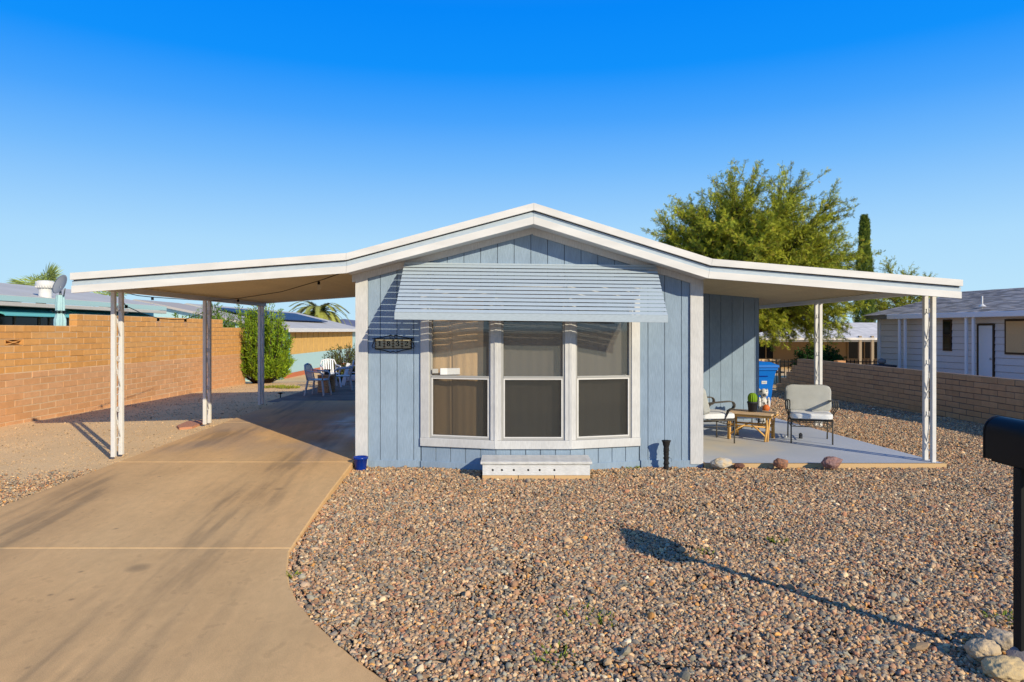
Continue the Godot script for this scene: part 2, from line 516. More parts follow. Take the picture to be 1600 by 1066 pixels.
# ================================================================ ground, driveway, slabs
func make_ground() -> void:
	var xs := []
	var zs := []
	for v in [-3000.0, -600.0, -150.0, -60.0, -40.0, -30.0, -24.0, -20.0]:
		xs.append(v)
	for i in 65:
		xs.append(-16.0 + i * 0.5)
	for v in [20.0, 24.0, 30.0, 40.0, 60.0, 150.0, 600.0, 3000.0]:
		xs.append(v)
	for v in [-600.0, -150.0, -60.0, -30.0, -12.0, -4.0]:
		zs.append(v)
	for i in 77:
		zs.append(-1.0 + i * 0.5)
	for v in [40.0, 45.0, 55.0, 80.0, 150.0, 400.0, 1200.0, 5000.0]:
		zs.append(v)
	var st := tool(true)
	for i in xs.size() - 1:
		for j in zs.size() - 1:
			var q := []
			for e in [[0, 0], [1, 0], [1, 1], [0, 1]]:
				var x: float = xs[i + e[0]]
				var z: float = zs[j + e[1]]
				q.append(Vector3(x, land(x, z), -z))
			quad(st, q[0], q[1], q[2], q[3], Vector3.UP)
	setting("ground", st, M.sand)

	# driveway outline in (x, depth)
	for p in [[-4.72, 14.0], [-4.72, 8.0], [-4.70, 6.2], [-4.75, 4.0], [-5.2, 2.6], [-6.5, 1.6], [-6.5, 0.9], [3.0, 0.9], [3.0, 1.4], [1.5, 1.8], [0.2, 2.5]]:
		drive_outline.append(Vector2(p[0], p[1]))
	for p in [[608, 1066], [570, 1040], [530, 1007], [490, 970], [465, 940], [453, 915], [449, 890], [452, 862], [463, 845], [490, 805], [520, 763], [551, 723]]:
		drive_outline.append(on_slab(p[0], p[1]))
	drive_outline.append(Vector2(-1.915, 8.30))
	drive_outline.append(Vector2(-1.915, 14.0))
	var m := StandardMaterial3D.new()
	m.resource_name = "driveway_concrete"
	m.albedo_texture = drive_texture()
	m.roughness = 0.8
	m.metallic_specular = 0.3
	m.roughness = 1.0
	m.roughness_texture = drive_gloss()
	m.roughness_texture_channel = BaseMaterial3D.TEXTURE_CHANNEL_RED
	m.detail_enabled = true
	m.detail_albedo = T.grain
	m.detail_blend_mode = BaseMaterial3D.BLEND_MODE_MUL
	m.detail_uv_layer = BaseMaterial3D.DETAIL_UV_2
	m.uv2_triplanar = true
	m.uv2_world_triplanar = true
	m.uv2_scale = Vector3(0.8, 0.8, 0.8)
	var root := Node3D.new()
	root.name = "driveway"
	root.set_meta("kind", "structure")
	add_child(root)
	var cuts := [0.9, 5.15, 8.17, 11.15, 14.0]
	for i in 4:
		var band := rect(-9, cuts[i] + 0.004, 6, cuts[i + 1] - 0.004)
		for poly in Geometry2D.intersect_polygons(drive_outline, band):
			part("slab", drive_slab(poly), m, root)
		if i < 3:
			var z: float = cuts[i + 1]
			for poly in Geometry2D.intersect_polygons(drive_outline, rect(-9, z - 0.006, 6, z + 0.006)):
				var xa := 99.0
				var xb := -99.0
				for p in poly:
					xa = minf(xa, p.x)
					xb = maxf(xb, p.x)
				var js := tool()
				box(js, Vector3((xa + xb) * 0.5, slab_y(z) - 0.024, -z), Vector3(xb - xa - 0.03, 0.04, 0.0075), 0.0)
				part("joint", js, M.joint, root)
	# darker slab behind the carport, a step lower
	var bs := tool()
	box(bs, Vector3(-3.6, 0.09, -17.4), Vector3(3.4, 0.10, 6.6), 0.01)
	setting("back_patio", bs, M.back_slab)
	# patio slab on the right: concrete with a painted top
	var pp := PackedVector2Array([Vector2(2.32, 8.215), Vector2(5.23, 8.215), Vector2(5.02, 10.4), Vector2(4.80, 12.9), Vector2(4.44, 12.9), Vector2(4.44, 12.17), Vector2(2.32, 12.17)])
	var ps := tool()
	var xf := Transform3D(Basis(Vector3.RIGHT, Vector3(0, 0, -1), Vector3.UP), Vector3.ZERO)
	prism(ps, pp, -0.12, 0.070, xf)
	setting("patio_slab", ps, M.concrete)
	var tp := PackedVector2Array([Vector2(2.335, 8.24), Vector2(5.205, 8.24), Vector2(5.0, 10.4), Vector2(4.785, 12.88), Vector2(4.445, 12.88), Vector2(4.445, 12.165), Vector2(2.335, 12.165)])
	var st2 := SurfaceTool.new()
	st2.begin(Mesh.PRIMITIVE_TRIANGLES)
	st2.set_smooth_group(-1)
	var ix := Geometry2D.triangulate_polygon(tp)
	for k in range(0, ix.size(), 3):
		var a := [tp[ix[k]], tp[ix[k + 1]], tp[ix[k + 2]]]
		if (a[1] - a[0]).cross(a[2] - a[0]) > 0.0:
			a = [a[0], a[2], a[1]]
		for p in [a[0], a[2], a[1]]:
			st2.set_uv(Vector2((p.x - 2.3) / 3.0, (p.y - 8.2) / 4.75))
			st2.add_vertex(Vector3(p.x, 0.0745, -p.y))
	var pm := StandardMaterial3D.new()
	pm.resource_name = "patio_paint"
	pm.albedo_texture = patio_texture()
	pm.roughness = 0.7
	pm.metallic_specular = 0.35
	setting("patio_floor", st2, pm)

func drive_slab(poly: PackedVector2Array) -> SurfaceTool:
	var st := SurfaceTool.new()
	st.begin(Mesh.PRIMITIVE_TRIANGLES)
	st.set_smooth_group(-1)
	var n := poly.size()
	var sgn := -1.0 if Geometry2D.is_polygon_clockwise(poly) else 1.0
	var inn := PackedVector2Array()
	for i in n:
		var d0 := (poly[i] - poly[(i + n - 1) % n]).normalized()
		var d1 := (poly[(i + 1) % n] - poly[i]).normalized()
		var mit := Vector2(-d0.y - d1.y, d0.x + d1.x) * sgn
		inn.append(poly[i] + mit.normalized() * 0.011 / maxf(0.5, mit.length() * 0.5))
	var ix := Geometry2D.triangulate_polygon(inn)
	for k in range(0, ix.size(), 3):
		_dtri(st, [inn[ix[k]], 0.0], [inn[ix[k + 1]], 0.0], [inn[ix[k + 2]], 0.0], Vector3.UP)
	for i in n:
		var j := (i + 1) % n
		var d := (poly[j] - poly[i]).normalized() * sgn
		var out := Vector3(d.y, 0.0, d.x)
		for band in [[inn, 0.0, poly, -0.007, 0.7], [poly, -0.007, poly, -0.13, 0.0]]:
			var q := [[band[0][i], band[1]], [band[0][j], band[1]], [band[2][j], band[3]], [band[2][i], band[3]]]
			_dtri(st, q[0], q[1], q[2], out + Vector3(0, band[4], 0))
			_dtri(st, q[0], q[2], q[3], out + Vector3(0, band[4], 0))
	return st

func _dtri(st: SurfaceTool, a: Array, b: Array, c: Array, n: Vector3) -> void:
	var v := []
	for e in [a, b, c]:
		var p: Vector2 = e[0]
		v.append(Vector3(p.x, slab_y(p.y) + e[1], -p.y))
	var order := [0, 1, 2]
	if (v[1] - v[0]).cross(v[2] - v[0]).dot(n) > 0.0:
		order = [0, 2, 1]
	var uvs := [a, b, c]
	for k in order:
		var p: Vector2 = uvs[k][0]
		st.set_uv(Vector2((p.x + 6.6) / 9.8, (p.y - 0.8) / 13.4))
		st.add_vertex(v[k])

func drive_texture() -> ImageTexture:
	var w := 900
	var h := 1200
	var n1 := FastNoiseLite.new(); n1.seed = 11; n1.frequency = 0.9; n1.fractal_octaves = 5
	var n2 := FastNoiseLite.new(); n2.seed = 12; n2.frequency = 2.2; n2.fractal_octaves = 4
	var n3 := FastNoiseLite.new(); n3.seed = 13; n3.frequency = 0.55; n3.fractal_octaves = 3
	var n4 := FastNoiseLite.new(); n4.seed = 14; n4.frequency = 7.0; n4.fractal_octaves = 4
	var d := PackedByteArray()
	d.resize(w * h * 3)
	var spots := []
	var rs := RandomNumberGenerator.new()
	rs.seed = 8
	for k in 26:
		spots.append(Vector3(rs.randf_range(-4.5, -1.2), rs.randf_range(3.2, 8.5), rs.randf_range(0.012, 0.03)))
	spots.append(Vector3(-2.6, 4.75, 0.11))
	spots.append(Vector3(-2.35, 6.9, 0.07))
	for j in h:
		var z := 0.8 + 13.4 * (j + 0.5) / h
		for i in w:
			var x := -6.6 + 9.8 * (i + 0.5) / w
			var a := n1.get_noise_2d(x * 1.2, z * 0.6)
			var streak := n2.get_noise_2d(x * 2.6 + z * 0.25, z * 0.22)
			var big := n3.get_noise_2d(x + 7.0, z * 0.5)
			var bend := 0.055 * maxf(0.0, 6.5 - z) * maxf(0.0, 6.5 - z)      # the wheels swing in from the street
			var t1 := exp(-pow((x + 2.62 - bend + 0.10 * sin(z * 0.9)) / 0.33, 2.0))
			var t2 := exp(-pow((x + 4.16 - bend * 1.15 + 0.08 * sin(z * 0.8 + 1.0)) / 0.31, 2.0))
			var dark := (t1 * (0.55 + 0.9 * streak) + t2 * (0.75 + 0.9 * streak)) * clampf(0.62 + 1.3 * big, 0.1, 1.2)
			dark = clampf(dark + 0.30 * clampf(streak * 1.6 + big * 0.8, 0.0, 1.0), 0.0, 1.0) * 0.44
			var mott := n4.get_noise_2d(x, z * 0.7)
			var v := 1.0 + 0.13 * a + 0.06 * streak + 0.08 * mott + 0.05 * n4.get_noise_2d(x * 3.7 + 50.0, z * 1.6)
			if mott > 0.47 + 0.1 * a:
				v *= 0.88
			var warm := 0.05 * big
			for sp in spots:
				var q: float = (x - sp.x) * (x - sp.x) + (z - sp.y) * (z - sp.y)
				if q < sp.z * sp.z:
					dark = maxf(dark, 0.45 * (1.0 - q / (sp.z * sp.z)))
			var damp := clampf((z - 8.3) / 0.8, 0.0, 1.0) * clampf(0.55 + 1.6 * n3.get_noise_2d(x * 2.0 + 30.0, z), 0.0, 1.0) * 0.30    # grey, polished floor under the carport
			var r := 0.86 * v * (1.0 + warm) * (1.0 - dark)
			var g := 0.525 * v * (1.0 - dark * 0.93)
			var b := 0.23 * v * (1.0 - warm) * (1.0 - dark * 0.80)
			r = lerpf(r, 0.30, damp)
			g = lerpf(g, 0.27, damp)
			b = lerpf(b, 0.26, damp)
			var c := Color(r, g, b).linear_to_srgb()
			var o := (j * w + i) * 3
			d[o] = int(clampf(c.r, 0, 1) * 255.0)
			d[o + 1] = int(clampf(c.g, 0, 1) * 255.0)
			d[o + 2] = int(clampf(c.b, 0, 1) * 255.0)
	return ImageTexture.create_from_image(Image.create_from_data(w, h, false, Image.FORMAT_RGB8, d))

func drive_gloss() -> ImageTexture:      # the floor by the house is worn smooth
	var w := 200
	var h := 280
	var n1 := FastNoiseLite.new(); n1.seed = 31; n1.frequency = 0.8; n1.fractal_octaves = 4
	var d := PackedByteArray()
	d.resize(w * h)
	for j in h:
		var z := 0.8 + 13.4 * (j + 0.5) / h
		for i in w:
			var x := -6.6 + 9.8 * (i + 0.5) / w
			var k := clampf(1.35 - Vector2((x + 2.2) / 0.75, (z - 10.8) / 2.2).length() + 0.9 * n1.get_noise_2d(x * 1.5, z), 0.0, 1.0)
			d[j * w + i] = int(255.0 * lerpf(0.85, 0.40, k))
	return ImageTexture.create_from_image(Image.create_from_data(w, h, false, Image.FORMAT_L8, d))

func patio_texture() -> ImageTexture:
	var w := 360
	var h := 520
	var n1 := FastNoiseLite.new(); n1.seed = 21; n1.frequency = 1.1; n1.fractal_octaves = 5
	var d := PackedByteArray()
	d.resize(w * h * 3)
	for j in h:
		var z := 8.2 + 4.75 * (j + 0.5) / h
		for i in w:
			var x := 2.3 + 3.0 * (i + 0.5) / w
			var a := n1.get_noise_2d(x, z)
			var worn := clampf(1.25 - Vector2((x - 2.7) / 1.0, (z - 9.6) / 0.85).length() + 0.7 * a, 0.0, 1.0) * 0.75     # paint rubbed off by the chair
			var v := 1.0 + 0.07 * a
			var c := Color(lerpf(0.45, 0.60, worn) * v, lerpf(0.47, 0.50, worn) * v, lerpf(0.505, 0.35, worn) * v).linear_to_srgb()
			var o := (j * w + i) * 3
			d[o] = int(c.r * 255.0)
			d[o + 1] = int(c.g * 255.0)
			d[o + 2] = int(c.b * 255.0)
	return ImageTexture.create_from_image(Image.create_from_data(w, h, false, Image.FORMAT_RGB8, d))

# ================================================================ the house
const TOP := [Vector2(-5.126, 2.341), Vector2(-1.922, 2.572), Vector2(0.253, 3.153), Vector2(2.328, 2.505), Vector2(5.231, 2.262)]
const LOW := [Vector2(-5.126, 2.110), Vector2(-1.93, 2.341), Vector2(0.253, 2.914), Vector2(2.281, 2.281), Vector2(5.231, 2.046)]

func low_y(x: float) -> float:
	for i in 4:
		if x <= LOW[i + 1].x:
			return lerpf(LOW[i].y, LOW[i + 1].y, (x - LOW[i].x) / (LOW[i + 1].x - LOW[i].x))
	return LOW[4].y

func board(parent: Node3D, x0: float, x1: float, y0: float, z0: float, z1: float, cap: float, called := "siding_board") -> void:    # an upright board whose top follows the gable
	var g := 0.0035
	var poly := PackedVector2Array([Vector2(x0 + g, y0), Vector2(x1 - g, y0), Vector2(x1 - g, minf(cap, low_y(x1 - g) - 0.01))])
	if x0 < 0.253 and x1 > 0.253:
		poly.append(Vector2(0.253, minf(cap, low_y(0.253) - 0.01)))
	poly.append(Vector2(x0 + g, minf(cap, low_y(x0 + g) - 0.01)))
	var st := tool()
	prism(st, poly, z0, z1)
	part(called, st, M.siding_blue, parent)

func make_house() -> void:
	var h := thing("mobile_home", "pale blue mobile home with a white trimmed low gable and a bay window", "house")
	var zw := -8.27
	# shell behind the boards
	var st := tool()
	prism(st, rect(-1.885, -0.1, -1.10, 2.42), zw - 0.014, zw - 0.11)
	prism(st, rect(1.54, -0.1, 2.295, 2.42), zw - 0.014, zw - 0.11)
	var gp := PackedVector2Array([Vector2(-1.10, 2.19), Vector2(1.54, 2.19), Vector2(1.54, low_y(1.54)), Vector2(0.253, low_y(0.253)), Vector2(-1.10, low_y(-1.10))])
	prism(st, gp, zw - 0.0141, zw - 0.1101)
	part("wall", st, M.siding_gap, h)
	st = tool()
	box(st, Vector3(-1.835, 1.15, -15.2), Vector3(0.1, 2.5, 13.5), 0.0)
	box(st, Vector3(2.245, 1.15, -10.28), Vector3(0.1, 2.5, 3.7), 0.0)
	box(st, Vector3(4.37, 1.03, -17.1), Vector3(0.1, 2.26, 9.6), 0.0)
	box(st, Vector3(1.25, 1.15, -21.95), Vector3(6.2, 2.5, 0.1), 0.0)
	part("wall", st, M.siding_blue, h)
	st = tool()
	box(st, Vector3(3.32, 1.04, -12.27), Vector3(2.2, 2.28, 0.11), 0.0)
	part("wall", st, M.siding_gap, h)
	st = tool()
	box(st, Vector3(0.2, 1.2, -11.0), Vector3(3.9, 2.6, 0.1), 0.0)
	part("interior_wall", st, M.dark_wall, h)
	# front boards: grooves eight inches apart
	var grid := 0.22863
	var step := 0.2027
	var edges := [-1.744]
	for k in range(-12, 12):
		var x := grid + k * step
		if x > -1.70 and x < 2.13:
			edges.append(x)
	edges.append(2.155)
	for i in edges.size() - 1:
		var a: float = edges[i]
		var b: float = edges[i + 1]
		var bay0 := -1.105
		var bay1 := 1.545
		if b <= bay0 or a >= bay1:
			board(h, a, b, 0.02, zw, zw - 0.013, 9.0)
		else:
			board(h, a, b, 2.20, zw, zw - 0.013, 9.0)
			if a < bay0:
				board(h, a, bay0, 0.02, zw, zw - 0.013, 2.195)
			if b > bay1:
				board(h, bay1, b, 0.02, zw, zw - 0.013, 2.195)
	# skirting boards along the foot
	for s in [[-1.885, -1.12], [1.56, 2.31]]:
		st = tool()
		box(st, Vector3((s[0] + s[1]) * 0.5, 0.04, zw + 0.010), Vector3(s[1] - s[0], 0.13, 0.018), 0.003)
		part("skirting_board", st, M.siding_blue, h)
	# corner boards
	for s in [[-1.891, -1.744], [2.155, 2.310]]:
		st = tool()
		var y0: float = 0.02 if s[0] < 0 else 0.06
		prism(st, PackedVector2Array([Vector2(s[0], y0), Vector2(s[1], y0), Vector2(s[1], low_y(s[1])), Vector2(s[0], low_y(s[0]))]), zw + 0.028, zw - 0.02)
		part("corner_board", st, M.white_paint, h)
		st = tool()
		box(st, Vector3(s[0] + 0.009 if s[0] < 0 else s[1] - 0.009, 1.15, zw - 0.09), Vector3(0.018, 2.2, 0.13), 0.002)
		part("corner_board", st, M.white_paint, h)
	# frieze and soffit under the rake
	for s in [[1, 2], [2, 3]]:
		var a: Vector2 = LOW[s[0]]
		var b: Vector2 = LOW[s[1]]
		st = tool()
		prism(st, PackedVector2Array([a, b, b - Vector2(0, 0.072), a - Vector2(0, 0.085)]), zw + 0.034, zw + 0.0005)
		part("frieze_board", st, M.white_paint, h)
		st = tool()
		prism(st, PackedVector2Array([a + Vector2(0, 0.001), b + Vector2(0, 0.001), b + Vector2(0, 0.02), a + Vector2(0, 0.02)]), -7.985, -8.30)
		part("soffit", st, M.white_paint, h)
		var ta: Vector2 = TOP[s[0]]
		var tb: Vector2 = TOP[s[1]]
		st = tool()
		prism(st, PackedVector2Array([ta - Vector2(0, 0.012), tb - Vector2(0, 0.012), tb - Vector2(0, 0.10), ta - Vector2(0, 0.10)]), -7.99, -22.1)
		part("roof", st, M.white_metal, h)
	fascia(h, 1)
	fascia(h, 2)
	# set-back wall beside the patio
	var e := 2.312
	while e < 4.40:
		var e1 := minf(e + step, 4.415)
		st = tool()
		prism(st, rect(e + 0.0035, 0.02, e1 - 0.0035, 2.44 - 0.0895 * (e - 2.3) - 0.0), -12.2, -12.214)
		part("siding_board", st, M.siding_blue, h)
		e = e1
	# bay window
	var P := [Vector3(-1.10, 0, -8.27), Vector3(-0.19, 0, -8.04), Vector3(0.686, 0, -8.04), Vector3(1.54, 0, -8.27)]
	st = tool()
	var cap := PackedVector2Array([Vector2(-1.13, 8.27), Vector2(-0.2, 8.02), Vector2(0.696, 8.02), Vector2(1.57, 8.27)])
	prism(st, cap, 2.15, 2.19, Transform3D(Basis(Vector3.RIGHT, Vector3(0, 0, -1), Vector3.UP), Vector3.ZERO))
	part("bay_cap", st, M.white_paint, h)
	for c in [P[1], P[2]]:
		st = tool()
		box(st, c + Vector3(0, 1.215, 0.0155), Vector3(0.036, 1.868, 0.036), 0.003)
		part("corner_bead", st, M.white_paint, h)
	facet(h, P[0], P[1], 0.112, 0.060, 0)
	facet(h, P[1], P[2], 0.066, 0.066, 1)
	facet(h, P[2], P[3], 0.060, 0.110, 2)

func fascia(root: Node3D, i: int) -> void:
	for b in [[0.0, 0.345, 0.035, "white_metal", "roof_cap"], [0.395, 0.64, -0.004, "fascia_blue", "fascia_board"], [0.64, 1.0, 0.010, "white_metal", "fascia_board"]]:
		var st := tool()
		var q := PackedVector2Array()
		for e in [[i, b[0]], [i + 1, b[0]], [i + 1, b[1]], [i, b[1]]]:
			var p: Vector2 = TOP[e[0]].lerp(LOW[e[0]], e[1])
			if e[0] == i and i > 0:
				p.x += 0.0012
			elif e[0] == i + 1 and i < 3:
				p.x -= 0.0012
			q.append(p)
		prism(st, q, -7.95 + b[2], -7.98)
		part(b[4], st, M[b[3]], root)
	var sb := tool()
	var q2 := PackedVector2Array()
	for e in [[i, 0.02], [i + 1, 0.02], [i + 1, 0.98], [i, 0.98]]:
		q2.append(TOP[e[0]].lerp(LOW[e[0]], e[1]))
	prism(sb, q2, -7.981, -7.99)
	part("fascia_backing", sb, M.siding_gap, root)

func facet(h: Node3D, a: Vector3, b: Vector3, wl: float, wr: float, which: int) -> void:
	var d := (b - a).normalized()
	var L := a.distance_to(b)
	var xf := Transform3D(Basis(d, Vector3.UP, d.cross(Vector3.UP)), a)
	var st := tool()
	box(st, xf * Vector3(L * 0.5, 0.15, -0.035), Vector3(L, 0.5, 0.03), 0.0, xf.basis)
	part("wall", st, M.siding_gap, h)
	var n := 5
	for k in n:
		st = tool()
		box(st, xf * Vector3(L * (k + 0.5) / n, 0.16, -0.006), Vector3(L / n - 0.007, 0.30, 0.012), 0.001, xf.basis)
		part("siding_board", st, M.siding_blue, h)
	st = tool()
	box(st, xf * Vector3(L * 0.5, 0.035, 0.010), Vector3(L + 0.004, 0.125, 0.016), 0.003, xf.basis)
	part("skirting_board", st, M.siding_blue, h)
	# casing
	st = tool()
	box(st, xf * Vector3(L * 0.5, 0.3295, 0.008), Vector3(L + 0.008, 0.101, 0.05), 0.004, xf.basis)
	part("window_trim", st, M.white_paint, h)
	st = tool()
	box(st, xf * Vector3(L * 0.5, 2.10, 0.006), Vector3(L, 0.098, 0.046), 0.003, xf.basis)
	part("window_trim", st, M.white_paint, h)
	for s in [[0.0, wl], [L - wr, L]]:
		st = tool()
		box(st, xf * Vector3((s[0] + s[1]) * 0.5, 1.2155, 0.006), Vector3(s[1] - s[0], 1.669, 0.044), 0.003, xf.basis)
		part("window_trim", st, M.white_paint, h)
	# aluminium window
	var x0 := wl + 0.001
	var x1 := L - wr - 0.001
	var y0 := 0.382
	var y1 := 2.049
	var ym := 1.118
	st = tool()
	for s in [[x0, x0 + 0.022, y0, y1], [x1 - 0.022, x1, y0, y1], [x0 + 0.022, x1 - 0.022, y0, y0 + 0.022], [x0 + 0.022, x1 - 0.022, y1 - 0.022, y1]]:
		box(st, xf * Vector3((s[0] + s[1]) * 0.5, (s[2] + s[3]) * 0.5, -0.014), Vector3(s[1] - s[0], s[3] - s[2], 0.05), 0.002, xf.basis)
	var win := part("window", st, M.aluminium, h)
	st = tool()
	box(st, xf * Vector3((x0 + x1) * 0.5, ym + 0.004, -0.006), Vector3(x1 - x0 - 0.045, 0.022, 0.045), 0.002, xf.basis)
	part("meeting_rail", st, M.aluminium, win)
	st = tool()
	for s in [[x0 + 0.023, x0 + 0.039, y0 + 0.023, ym - 0.009], [x1 - 0.039, x1 - 0.023, y0 + 0.023, ym - 0.009], [x0 + 0.039, x1 - 0.039, y0 + 0.023, y0 + 0.037], [x0 + 0.039, x1 - 0.039, ym - 0.026, ym - 0.009]]:
		box(st, xf * Vector3((s[0] + s[1]) * 0.5, (s[2] + s[3]) * 0.5, 0.002), Vector3(s[1] - s[0], s[3] - s[2], 0.016), 0.001, xf.basis)
	part("screen_frame", st, M.white_metal, win)
	for s in [[ym + 0.015, y1 - 0.022, -0.022], [y0 + 0.023, ym - 0.007, -0.030]]:
		st = tool()
		box(st, xf * Vector3((x0 + x1) * 0.5, (s[0] + s[1]) * 0.5, s[2]), Vector3(x1 - x0 - 0.046, s[1] - s[0], 0.003), 0.0, xf.basis)
		part("pane", st, M.pane, win)
	st = tool()
	quad(st, xf * Vector3(x0 + 0.039, y0 + 0.037, 0.001), xf * Vector3(x1 - 0.039, y0 + 0.037, 0.001), xf * Vector3(x1 - 0.039, ym - 0.026, 0.001), xf * Vector3(x0 + 0.039, ym - 0.026, 0.001), xf.basis.z)
	part("insect_screen", st, M.screen_mesh, win)
	# curtain hanging in folds behind the glass
	var cs := tool(true)
	var ca := x0 - 0.02
	var cb := x1 + 0.02 if which > 0 else x1 - 0.125
	var cols := 60
	for i in cols:
		var q := []
		for e in [[i, 0.40], [i + 1, 0.40], [i + 1, 2.06], [i, 2.06]]:
			var t := float(e[0]) / cols
			var w := 0.009 * sin(t * (13.0 if which == 0 else 9.0) + 1.3 * sin(t * 5.0 + which)) + 0.002 * sin(t * 40.0 + which)
			if which == 0 and t > 0.36 and t < 0.40:
				w -= 0.012
			if e[1] < 1.0:
				w *= 1.35
			q.append(xf * Vector3(lerpf(ca, cb, t) + (0.012 * sin(t * 5.0) if e[1] < 1.0 else 0.0), e[1], -0.115 + w))
		quad(cs, q[0], q[1], q[2], q[3], xf.basis.z)
	part("curtain", cs, M.curtain_tan if which == 0 else M.curtain_grey, win)

# ================================================================ carport and patio cover
func pan_mesh(xa: float, ya: float, xb: float, yb: float) -> ArrayMesh:
	var st := tool()
	var prof := []
	for k in 4:
		var z := k * 0.155
		prof.append_array([Vector2(z, 0.028), Vector2(z + 0.100, 0.028), Vector2(z + 0.112, 0.0), Vector2(z + 0.143, 0.0)])
	prof.append(Vector2(0.6195, 0.028))
	for i in prof.size() - 1:
		var p: Vector2 = prof[i]
		var q: Vector2 = prof[i + 1]
		quad(st, Vector3(xa, ya + p.y, -p.x), Vector3(xb, yb + p.y, -p.x), Vector3(xb, yb + q.y, -q.x), Vector3(xa, ya + q.y, -q.x), Vector3.DOWN)
	st.generate_normals()
	return st.commit()

func cover_post(root: Node3D, x: float, z: float, gap: float, y0: float, y1: float) -> void:
	var st := tool()
	box(st, Vector3(x, (y0 + y1) * 0.5, -z + gap * 0.5), Vector3(0.05, y1 - y0, 0.05), 0.004)
	var p := part("post", st, M.white_metal, root)
	st = tool()
	box(st, Vector3(x, (y0 + y1) * 0.5, -z - gap * 0.5), Vector3(0.05, y1 - y0, 0.05), 0.004)
	part("upright", st, M.white_metal, p)
	var hz := (gap - 0.05) * 0.5
	for k in 3:
		var yb := y0 + 0.10 + k * (y1 - y0 - 0.15) / 3.0
		st = tool(true)
		var c := Vector3(x, yb + 0.08, -z)
		var Z := Vector3(0, 0, 1)
		tube(st, arc_pts(c, Z * hz * 0.8, Vector3.UP * 0.05, 0, TAU, 14), 0.006, 0.006, 5, false)
		tube(st, arc_pts(c + Vector3(0, 0.24, hz * 0.4), Z * hz * 0.55, Vector3.UP * 0.035, -0.6, 4.2, 12), 0.006, 0.006, 5)
		tube(st, arc_pts(c + Vector3(0, 0.40, -hz * 0.4), Z * hz * 0.55, Vector3.UP * 0.035, 2.5, 7.3, 12), 0.006, 0.006, 5)
		tube(st, [c + Vector3(0, 0.05, -hz), c + Vector3(0, 0.18, -hz * 0.3), c + Vector3(0, 0.30, hz * 0.3), c + Vector3(0, 0.46, hz)], 0.006, 0.006, 5)
		part("scrollwork", st, M.white_metal, p)

func make_carport() -> void:
	var c := thing("carport", "flat metal carport roof on paired white posts over the driveway", "carport")
	fascia(c, 0)
	var pm := pan_mesh(-1.84, 2.572 + 0.006 - 0.123, -5.09, 2.341 + 0.003 - 0.123)
	for k in 9:
		part("roof_pan", pm, M.almond, c, Vector3(0, 0, -8.0 - 0.62 * k))
	var st := tool()
	box(st, Vector3(-4.93, 2.188, -10.82), Vector3(0.062, 0.07, 5.6), 0.004)
	part("edge_beam", st, M.white_metal, c)
	st = tool()
	bar(st, Vector3(-5.10, 2.236, -13.60), Vector3(-1.9, 2.466, -13.60), 0.03, 0.075, Vector3.UP)
	part("end_trim", st, M.white_metal, c)
	for z in [8.53, 11.04, 13.41]:
		cover_post(c, -4.93, z, 0.165, slab_y(z), 2.154)
	var p := thing("patio_cover", "flat metal patio cover on two white scrollwork posts at the right", "patio cover")
	fascia(p, 3)
	var pm2 := pan_mesh(2.25, 2.511 - 0.077, 5.19, 2.265 - 0.077)
	for k in 22:
		part("roof_pan", pm2, M.almond, p, Vector3(0, 0, -8.0 - 0.62 * k))
	st = tool()
	box(st, Vector3(5.11, 2.155, -14.82), Vector3(0.062, 0.068, 13.6), 0.004)
	part("edge_beam", st, M.white_metal, p)
	for z in [8.37, 11.40]:
		cover_post(p, 5.115, z, 0.155, 0.0745, 2.121)

# ================================================================ awning
func make_awning() -> void:
	var a := thing("window_awning", "pale blue louvred metal awning over the bay window", "awning", Vector3(0.22, 2.452, -8.2))
	a.rotation.z = -0.0115
	var half := 1.515
	var n := 13
	for k in n:
		var o := Vector3(0, -0.0462 * k, 0.048 * k)
		var st := tool()
		var poly := PackedVector2Array([Vector2(0, 0), Vector2(0.050, -0.0325), Vector2(0.0515, -0.0365), Vector2(0.0495, -0.0365), Vector2(0.0485, -0.034), Vector2(-0.001, -0.002)])
		prism(st, poly, -half, half, Transform3D(Basis(Vector3(0, 0, 1), Vector3.UP, Vector3(-1, 0, 0)), o))
		part("slat", st, M.awning_blue, a)
	var st2 := tool()
	box(st2, Vector3(0, -0.0462 * 13 - 0.033, 0.048 * 13 - 0.002), Vector3(half * 2.0 + 0.006, 0.08, 0.006), 0.002)
	part("valance", st2, M.awning_blue, a)
	st2 = tool()
	box(st2, Vector3(0, 0.012, -0.03), Vector3(half * 2.0, 0.022, 0.07), 0.002)
	part("head_rail", st2, M.awning_blue, a)
	for x in [-1.16, -0.42, 0.42, 1.16]:
		st2 = tool()
		bar(st2, Vector3(x, -0.022, -0.012), Vector3(x, -0.0462 * 13 - 0.01, 0.048 * 13 - 0.03), 0.022, 0.006, Vector3(0, 1, 1))
		part("rafter", st2, M.awning_blue, a)
	for x in [-1.16, 1.16]:
		st2 = tool()
		tube(st2, [Vector3(x, -0.62, 0.60), Vector3(x, -0.56, 0.0)], 0.008, 0.008, 6)
		part("stay", st2, M.awning_blue, a)

